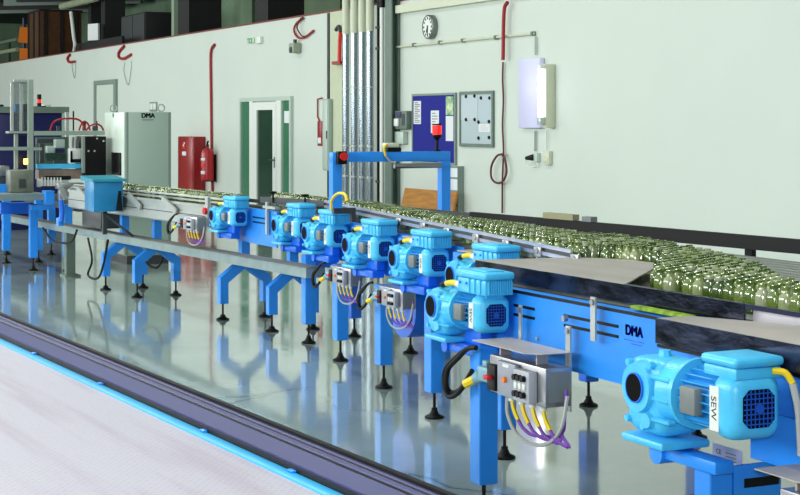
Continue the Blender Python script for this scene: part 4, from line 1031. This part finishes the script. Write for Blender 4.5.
# reader device on the beam
p0, p1 = PX(385, 150, u), PX(399, 150, u)
d = thing('scanner_head', (-u, (p0.y+p1.y)/2, zt), 'grey and black scanner head sitting on the blue portal beam', 'scanner')
MB().box(-u-.04, -u+.04, p0.y, p1.y, zt+.001, zt+.028, .004).build('base', BLACK, d, True)
MB().box(-u-.035, -u+.035, p0.y-.01, p1.y-.01, zt+.029, zt+.062, .008).build('housing', CREAM, d, True)
MB().tube([(-u+.036, p0.y, zt+.05), (-u+.05, p0.y-.03, zt+.03), (-u+.05, p0.y-.02, zt-.03)], .008).build('yellow_cable', YELLOW, d, True)
MB().tube([(-u+.05, p0.y-.02, zt-.03), (-u+.05, p0.y+.02, zt-.07), (-u+.055, p0.y+.06, zt-.075)], .008).build('grey_cable', GCABLE, d, True)
p = PX(437, 150, u)
b_ = thing('red_beacon', (-u, p.y, zt), 'red signal beacon on a black stem at the right end of the portal', 'beacon')
zz = [PX(437, y, u).z for y in (134.5, 125.5)]
MB().cyl((-u, p.y, zt+.001), (-u, p.y, zz[0]-.012), .012, seg=10).cyl((-u, p.y, zt+.001), (-u, p.y, zt+.012), .028, seg=12).lathe([(.012, zz[0]-.04), (.036, zz[0]-.012), (.036, zz[0]-.001)], (-u, p.y, 0), 'z', 16).build('stem', BLACK, b_, True)
MB().cyl((-u, p.y, zz[0]), (-u, p.y, zz[1]), .034, seg=18).build('lens', REDLAMP, b_, True)
MB().cyl((-u, p.y, zz[1]+.001), (-u, p.y, zz[1]+.012), .036, seg=18).build('cap', BLACK, b_, True)
P = [V(331, 210, 4.38), V(332, 200, 4.38), V(338, 193.5, 4.38), V(345, 194.5, 4.38), V(347, 201, 4.38)]
o = MB().tube(P, .010, 6, 5).build('yellow_cable', YELLOW, None, origin=P[0]); tag(o, 'short yellow cable arching at the foot of the left portal post', 'cable')
# ================================================================= LEFT MACHINE
U0 = 19.6
def prect(px0, py0, px1, py1, u):
    a, b_ = PX(px0, py1, u), PX(px1, py1, u); m_ = (px0+px1)/2
    return a.y, b_.y, PX(m_, py1, u).z, PX(m_, py0, u).z
def pbox(mb, px0, py0, px1, py1, u, dep, bev=0.):
    q = prect(px0, py0, px1, py1, u); mb.box(-u-dep, -u, q[0], q[1], q[2], q[3], bev); return mb
M = thing('inspection_machine', (-U0, 4.6, 0), 'grey framed inspection machine with blue base at the far left', 'machine')
def mp(name, m, *boxes, parent=None, bev=0.):
    g = MB()
    for b4 in boxes: pbox(g, *b4, bev=bev)
    return g.build(name, m, parent or M, True)
FR = mat('machine_profile', (150,164,152), .45, .2)
mp('post', FR, (28.5,79.5,33.5,200,U0,.07))
mp('post', FR, (14.8,134,18,172,U0+.1,.06))
mp('post', FR, (82.3,136.5,85,173,U0-.02,.05))
mp('top_beam', FR, (34,131,105,135.3,U0,.07))
mp('mid_beam', FR, (-8,147,28,150.3,U0-.02,.06), (34,147.5,42,150.3,U0-.02,.06))
mp('black_panel', BLACK, (85.6,136.5,106,176,U0-.05,.5))
g = MB()
for px, py in ((88.5,151),(94.5,151),(103.5,141),(97,138.5)):
    c = PX(px, py, U0-.052); g.cyl(c, c+Vector((.006,0,0)), .012, seg=8)
g.build('bolt', ALU, M, True)
th = mp('lift_housing', ALU, (11,83,13.6,131,U0+.15,.05), (20.2,83,22.2,131,U0+.15,.05), (13.7,79.5,28.4,81.8,U0+.1,.06), (11,82,28.4,84,U0+.17,.05))
mp('clear_guard', CLEARP, (13.7,84.2,20.1,131,U0+.17,.01), (22.3,84.2,28.4,131,U0+.17,.01), parent=th)
mp('blue_actuator', BLUE, (15.5,104,19.5,111.5,U0+.25,.08), parent=th)
mp('blue_actuator', NAVY, (23,104,28,113,U0+.25,.08), parent=th)
mp('base_plate', FR, (9,131.3,27.5,133.3,U0+.05,.2), parent=th)
mp('dark_window', NAVY, (18.2,136,28.3,146.5,U0+.2,.02), (18.2,151,28.3,168,U0+.2,.02))
mp('cross_bar', MOTOR, (37.5,164,84,168.5,U0+.1,.1))
mp('camera_block', LGREY, (55.5,139.5,65,148,U0+.3,.12), bev=.01); mp('camera_block', LGREY, (47,146,55.5,153,U0+.35,.12), bev=.01)
mp('green_unit', mat('green_unit', (52,92,74), .5, noise=.5, nscale=20), (46,153.5,66,161,U0+.4,.15))
mp('arm', DGREY, (37,139,55,143,U0+.45,.06), (40,143.5,44,163,U0+.45,.05), (54,160.5,66,163.5,U0+.3,.08))
mp('blue_cover', NAVY, (56,149,65,153,U0+.32,.1))
mp('display_unit', WHITE, (70,148.5,81.5,163,U0+.15,.12), bev=.006)
mp('display_window', INK, (70.5,151,72.5,162,U0+.14,.008), (70.5,159,81,162.5,U0+.14,.008), parent=None)
mp('spindle', STEEL, (72.5,137,74.5,148,U0+.15,.04), (77,137,79,148,U0+.15,.04))
mp('rear_screen', mat('teal_grey', (88,112,104), .5, noise=.3, nscale=6), (36,137,68,164,U0+.8,.03))
mp('rear_post', ALU, (66,112,69,164,U0+.85,.06))
mp('lower_panel', mat('mauve_grey', (140,122,112), .5, noise=.3, nscale=8), (39,169.5,84,179,U0+.12,.2))
mp('black_slot', INK, (45,176,71,180,U0+.1,.015))
mp('amber_lamp', AMBER, (24,158.5,28,164.5,U0-.02,.04), bev=.01)
mp('bearing_block', STEEL, (58,183,84,189,U0-1.6,.15), (60,190,70,200,U0-1.6,.12), (73,190,84,205,U0-1.5,.1), bev=.008)
MB().beam(PX(60,186,U0-1.75), PX(66,199,U0-1.75), .05, .04, Vector((1,0,0))).beam(PX(72,187,U0-1.75), PX(80,203,U0-1.75), .06, .04, Vector((1,0,0))).beam(PX(74,200,U0-1.75), PX(82,193,U0-1.75), .03, .04, Vector((1,0,0))).build('link_arm', ALU, M, True)
g = MB()
for k in range(7):
    c = PX(42+k*3.1, 186, U0-.6); g.cyl(c, c+Vector((0,0,.07)), .016, seg=8); g.cyl(c+Vector((0,0,.07)), c+Vector((0,0,.10)), .009, seg=8)
g.build('feed_star', WHITE, M, True)
mp('white_clamp', WHITE, (37.5,179,41.5,187,U0-.7,.05), bev=.008)
mp('guard_cover', mat('guard_grey', (120,126,112), .45, noise=.3, nscale=9), (10,170,34,193,U0-.9,.25), bev=.02); mp('cover_badge', DGREY, (19,179,26,188,U0-.91+.0,.008))
mp('machine_body', STEEL, (-6,166,9.5,176.5,U0-.5,.4), bev=.01); mp('machine_body', DGREY, (-6,177,9.5,184,U0-.5,.4))
mp('blue_plate', BLUE, (-6,184.5,9.5,199,U0-.7,.3)); mp('blue_plate', BLUE, (46,191,54.5,204,U0-1.3,.2))
mp('bed', GALV, (0,194,46,200.5,U0-1.2,.5))
mp('blue_bed', DBLUE, (4,203,31,214,U0-.5,.2), (1,203,9,214,U0-.8,.2))
mp('blue_bracket', BLUE, (31.5,205,55,210,U0-1.1,.1))
for u, v in ((19.9,4.12),(18.75,4.19),(18.6,4.55),(19.85,4.5),(21.2,4.4),(20.9,4.9)):
    leg(M, -u, v, .76)
MB().box(-21.4, -18.4, 4.62, 5.1, .68, .76).build('machine_table', DGREY, M, True)
mp('motor_fixture', BLUE, (58,218,64,226,U0-2.2,.1), bev=.01)
MB().tube([PX(61,200,U0-2.2), PX(62,212,U0-2.2), PX(61,222,U0-2.2)], .03).build('blue_strut', DBLUE, M, True)
def parc(pts, name, m, r, u=U0+.05): MB().tube([PX(px, py, u) for px, py in pts], r, 6, 6).build(name, m, M, True)
parc([(50,130.5),(53,123),(59,119.5),(70,118.5),(78,119.5),(83,124),(84.5,130.5)], 'air_hose', HOSE, .012)
parc([(79,130.5),(81,125),(84,121.5),(88,124),(90,130.5)], 'air_hose', HOSE, .012)
parc([(86,130.5),(90,126),(96,124),(101,126),(103.5,130.5)], 'air_hose', HOSE, .012)
mp('valve', DGREY, (83,122,86,130.7,U0+.05,.04), (93,126,98,130.7,U0+.05,.04), (96,121,97.5,126,U0+.05,.02), (57,126,60,130.7,U0+.05,.03)); 
mp('antenna_rod', INK, (73,111,74.2,130.7,U0+.08,.02))

# navy enclosure further back
UE = 26.
E = thing('machine_enclosure', (-UE, 6.2, 0), 'navy blue machine enclosure with grey cap at the far left', 'enclosure')
q = prect(-20, 113, 66, 170, UE)
MB().box(-UE-1.2, -UE, q[0], q[1], .002, q[3], .01).build('enclosure_body', NAVY, E, True)
q2 = prect(-20, 110.8, 68.5, 114.5, UE)
MB().box(-UE-1.25, -UE+.05, q[0]-.02, q2[1], q[3]+.001, q[3]+.10).build('cap', GREENST, E, True)
MB().box(-UE+.002, -UE+.05, q[1]-.07, q[1]+.03, .002, q[3]).build('corner_post', LGREY2, E, True)
zc = q[3]+.101
def ontop(name, px0, px1, ptop, m, label, cat, dep=.3, uo=.4):
    u = UE+uo; a, b_ = PX(px0, 110, u), PX(px1, 110, u); zt = PX((px0+px1)/2, ptop, u).z
    o = MB().box(-u-dep, -u, a.y, b_.y, zc, zt, .01).build(name, m, None, origin=(-u, a.y, zc)); return tag(o, label, cat)
ontop('beige_box', 44, 51, 104.5, CREAM, 'small beige box on the navy enclosure', 'box', .25, .95)
ontop('blue_case', -3, 3.8, 104.5, NAVY, 'dark blue case on the navy enclosure at the left picture edge', 'case')
u = UE+.25; a, b_ = PX(35, 110, u), PX(46, 110, u)
o = MB().prism([(-u, a.y, zc), (-u, b_.y, zc), (-u, b_.y, zc+.02), (-u, a.y, PX(35,106.5,u).z)], (-.3,0,0)).build('sloping_console', NAVY, None, origin=(-u, a.y, zc)); tag(o, 'dark blue sloping console on the navy enclosure', 'console')
u = UE+.6; c = PX(39.2, 106, u)
s_ = thing('stack_light', (-u, c.y, zc), 'black stack light with a lit red segment on the navy enclosure', 'stack light')
z0, z1, z2, z3 = (PX(39.2, y, u).z for y in (106.3, 103, 99.5, 94.3))
MB().cyl((-u, c.y, zc), (-u, c.y, z0), .02).cyl((-u, c.y, z0), (-u, c.y, z1), .035).build('stem', BLACK, s_, True)
MB().cyl((-u, c.y, z1+.001), (-u, c.y, z2), .033).build('red_segment', REDLAMP, s_, True)
MB().cyl((-u, c.y, z2+.001), (-u, c.y, z3), .035).build('dark_segment', BLACK, s_, True)

# ================================================================= FOREGROUND MAT CONVEYOR
RF = math.atan(.05)
W = thing('mat_conveyor', (-3.18, 1.496, 0), 'wide white mat conveyor with slate side rail in the left foreground', 'conveyor', None, RF)
X0, X1 = -6.2, 2.6
MB().box(X0, X1, -.010, .004, .60, .944).build('outer_panel', BLACK, W)
MB().box(X0, X1, -.0105, .004, .945, .949).build('top_bead', BLACK, W)
g = MB()
prof = [(-.011,.942),(-.024,.945),(-.026,.938),(-.034,.937),(-.036,.942),(-.046,.940),(-.048,.933),(-.056,.931),(-.058,.936),(-.106,.922),(-.106,.900),(-.011,.900)]
g.prism([(X0, y, z) for y, z in prof], (X1-X0, 0, 0)); g.build('side_rail', SLATE, W, angle=20)
MB().box(X0, X1, -.035, -.0255, .936, .9405).build('groove_seal', BLACK, W)
MB().box(X0, X1, -.057, -.0475, .930, .9365).build('groove_seal', BLACK, W)
MB().box(X0, X1, -.1125, -.1065, .885, .917).build('black_seal', BLACK, W)
MB().box(X0, X1, -.146, -.113, .885, .906, .002).build('wear_strip', CYAN, W)
for px, py in ((35,353),(103,383),(204,430),(293,470)):
    d = (px-HX)/F; Z = F*(EYE-.91)/(py-HY); X = d*Z; u = -X*SA+Z*CA; v = X*CA+Z*SA
    lx = (-u+3.18)*math.cos(RF)+(v-1.496)*math.sin(RF)
    MB().box(lx-.012, lx+.014, -.126, -.1130, .9065, .912, .002).build('cyan_clip', mat('clip_blue', (40,150,250), .3), W)
mm_ = bpy.data.materials.new('white_mat'); mm_.use_nodes = True; nt = mm_.node_tree; b = nt.nodes['Principled BSDF']
tc = nt.nodes.new('ShaderNodeTexCoord'); vo = nt.nodes.new('ShaderNodeTexVoronoi'); vo.inputs['Scale'].default_value = 62; vo.inputs['Randomness'].default_value = .12
mr = nt.nodes.new('ShaderNodeMapping'); mr.inputs['Rotation'].default_value = (0, 0, .66); nt.links.new(tc.outputs['Object'], mr.inputs['Vector']); nt.links.new(mr.outputs['Vector'], vo.inputs['Vector'])
r = nt.nodes.new('ShaderNodeValToRGB'); r.color_ramp.elements[0].position = .22; r.color_ramp.elements[0].color = lin((176,170,184))+(1,); r.color_ramp.elements[1].position = .4; r.color_ramp.elements[1].color = lin((196,190,203))+(1,)
nt.links.new(vo.outputs['Distance'], r.inputs['Fac'])
wv = nt.nodes.new('ShaderNodeTexNoise'); wv.inputs['Scale'].default_value = 3; wv.inputs['Detail'].default_value = 4
mp_ = nt.nodes.new('ShaderNodeMapping'); mp_.inputs['Scale'].default_value = (.35, 6, 1); nt.links.new(tc.outputs['Object'], mp_.inputs['Vector']); nt.links.new(mp_.outputs['Vector'], wv.inputs['Vector'])
r2 = nt.nodes.new('ShaderNodeValToRGB'); r2.color_ramp.elements[0].position = .3; r2.color_ramp.elements[0].color = lin((240,232,238))+(1,); r2.color_ramp.elements[1].position = .5; r2.color_ramp.elements[1].color = (1,1,1,1)
nt.links.new(wv.outputs['Fac'], r2.inputs['Fac'])
mu = nt.nodes.new('ShaderNodeMix'); mu.data_type = 'RGBA'; mu.blend_type = 'MULTIPLY'; mu.inputs['Factor'].default_value = 1
nt.links.new(r.outputs['Color'], mu.inputs['A']); nt.links.new(r2.outputs['Color'], mu.inputs['B']); nt.links.new(mu.outputs['Result'], b.inputs['Base Color'])
bp = nt.nodes.new('ShaderNodeBump'); bp.inputs['Strength'].default_value = .10; bp.inputs['Distance'].default_value = .003
nt.links.new(vo.outputs['Distance'], bp.inputs['Height']); nt.links.new(bp.outputs['Normal'], b.inputs['Normal']); b.inputs['Roughness'].default_value = .45
MB().box(X0, X1, -1.25, -.147, .86, .90).build('belt_mat', mm_, W)
for x in (X0+.1, -2.5, .0, X1-.1):
    for y in (-.07, -1.1): MB().box(x-.04, x+.04, y-.04, y+.04, .001, .8595 if y < -.5 else .599).build('leg', BLUE, W)
MB().box(X0, X1, -.092, -.0105, .60, .64).build('frame_tube', BLUE, W)

# ================================================================= BOTTLES
def bottle_mesh():
    g = MB(); g.lathe([(.022,0),(.0265,.004),(.0275,.02),(.0275,.066),(.025,.076),(.0165,.085),(.014,.089),(.014,.098),(.0165,.0985),(.0165,.1095),(.0145,.111),(.0115,.111),(.0105,.102)], (0,0,0), 'z', 12); return g
poly = [(3.55,3.62),(5.35,3.62),(5.52,3.70),(5.74,3.90),(5.92,4.08),(6.10,4.20),(6.30,4.25),(6.55,4.18),(6.72,4.07),(7.,4.11),(9.88,4.585),(11.3,4.82),(12.9,4.86),(12.9,4.96),(11.3,5.0),(10.5,4.90),(9.22,4.71),(8.6,4.70),(7.84,4.65),(7.2,4.63),(6.83,4.61),(6.1,4.44),(5.89,4.36),(5.45,4.22),(5.1,3.98),(4.69,3.83),(3.55,3.8)]
def inside(u, v):
    c = False; n = len(poly)
    for i in range(n):
        (a, b_), (c_, d) = poly[i], poly[i-1]
        if (b_ > v) != (d > v) and u < (c_-a)*(v-b_)/(d-b_)+a: c = not c
    return c
pts = []; sp = .064
def clear(u, v, r=.034):
    p = Vector((u, v))
    n = [Vector(q) for q in nose]
    c = False
    for i in range(len(n)):
        a_, b2 = n[i-1], n[i]
        t_ = max(0, min(1, (p-a_).dot(b2-a_)/(b2-a_).length_squared))
        if (a_+(b2-a_)*t_-p).length < r: return False
    if 6.5 < u < 11.7 and v < RV(u)+.04: return False
    if u > 11.7 and v < 4.845: return False
    return True
for j in range(40):
    for i in range(180):
        u = 3.5+i*sp+(j % 2)*sp/2; v = 3.5+j*sp*.868
        if inside(u, v) and clear(u, v) and random.random() > .03: pts.append((u+random.uniform(-.0012,.0012), v+random.uniform(-.0012,.0012)))
zb = 1.0135
def zof(u): return 1.0135 if u < 7.22 else 1.0075
pts.sort(key=lambda p: p[0]*CA+p[1]*SA)
vis = []; rest = []
for u, v in pts:
    x, y = pix((-u, v, 1.07))
    (vis if len(vis) < 300 and -5 < x < 806 else rest).append((u, v))
bm0 = None
for u, v in vis:
    if bm0 is None:
        bm0 = bottle_mesh().build('glass_bottle', BOTTLE)
        tag(bm0, 'small clear green tinted glass bottle standing packed on the conveyor table', 'bottle', 'glass bottles nearest on the conveyor table')
        o = bm0
    else:
        o = bm0.copy(); COL.objects.link(o)
    o.location = (-u, v, zof(u))
me = bpy.data.meshes.new('bottle_crowd'); g = bmesh.new()
src = bmesh.new(); src.from_mesh(bm0.data)
vl = [v.co.copy() for v in src.verts]; fl = [[v.index for v in f.verts] for f in src.faces]; src.free()
for k in range(1, 60):   # two files on the infeed
    for yy in (.14, .205):
        lx = -.05-k*.0605-(.03 if yy > .2 else 0); c, s_ = math.cos(RZ), math.sin(RZ)
        rest.append((-(LO.x+c*lx-s_*yy), LO.y+s_*lx+c*yy))
for u, v in rest:
    off = Vector((-u, v, .9665 if u > 13.2 else zof(u) if u < 11.2 else 1.0015))
    nv = [g.verts.new(c+off) for c in vl]
    for f in fl: g.faces.new([nv[i] for i in f])
for f in g.faces: f.smooth = True
g.to_mesh(me); g.free(); me.materials.append(BOTTLE)
me.set_sharp_from_angle(angle=math.radians(35))
o = bpy.data.objects.new('bottle_crowd', me); COL.objects.link(o)
tag(o, 'more distant packed small glass bottles along the conveyor lanes', 'bottles', None, 'stuff')

# ================================================================= LIGHT
w = bpy.data.worlds.new('hall_light'); SC.world = w; w.use_nodes = True
w.node_tree.nodes['Background'].inputs['Color'].default_value = (.86, .96, 1.0, 1); w.node_tree.nodes['Background'].inputs['Strength'].default_value = .16
def area(name, loc, sx, sy, power, color=(1,1,1), rot=(0,0,0)):
    l = bpy.data.lights.new(name, 'AREA'); l.shape = 'RECTANGLE'; l.size = sx; l.size_y = sy; l.energy = power; l.color = color
    o = bpy.data.objects.new(name, l); COL.objects.link(o); o.location = loc; o.rotation_euler = rot; return o
for x in (-34, -26, -18.5, -12.5, -7., -2.):
    area('ceiling_lamp', (x, 3.5, 7.25), 3.0, .5, 150, (.95,1.,.97))
for x in (-50, -40, -30, -21, -13, -5):   # added fill panels, unseen behind the camera, to brighten wall and front faces
    area('side_fill', (x, -7.5, 4.2), 6.5, 3.2, 690, (.97,1.,.98), (math.radians(90), 0, 0))
# camera flash above the lens
fl_ = bpy.data.lights.new('camera_flash', 'POINT'); fl_.energy = 400; fl_.shadow_soft_size = .05; fl_.color = (.97,.98,1.)
fo = bpy.data.objects.new('camera_flash', fl_); COL.objects.link(fo); fo.location = (.02, .05, 1.88)

vs = SC.view_settings; vs.view_transform = 'Standard'; vs.look = 'None'; vs.gamma = 1; vs.use_curve_mapping = False; vs.exposure = 0.
SC.cycles.max_bounces = 10; SC.cycles.transparent_max_bounces = 16; SC.cycles.caustics_reflective = False; SC.cycles.caustics_refractive = False
SC.cycles.use_denoising = True
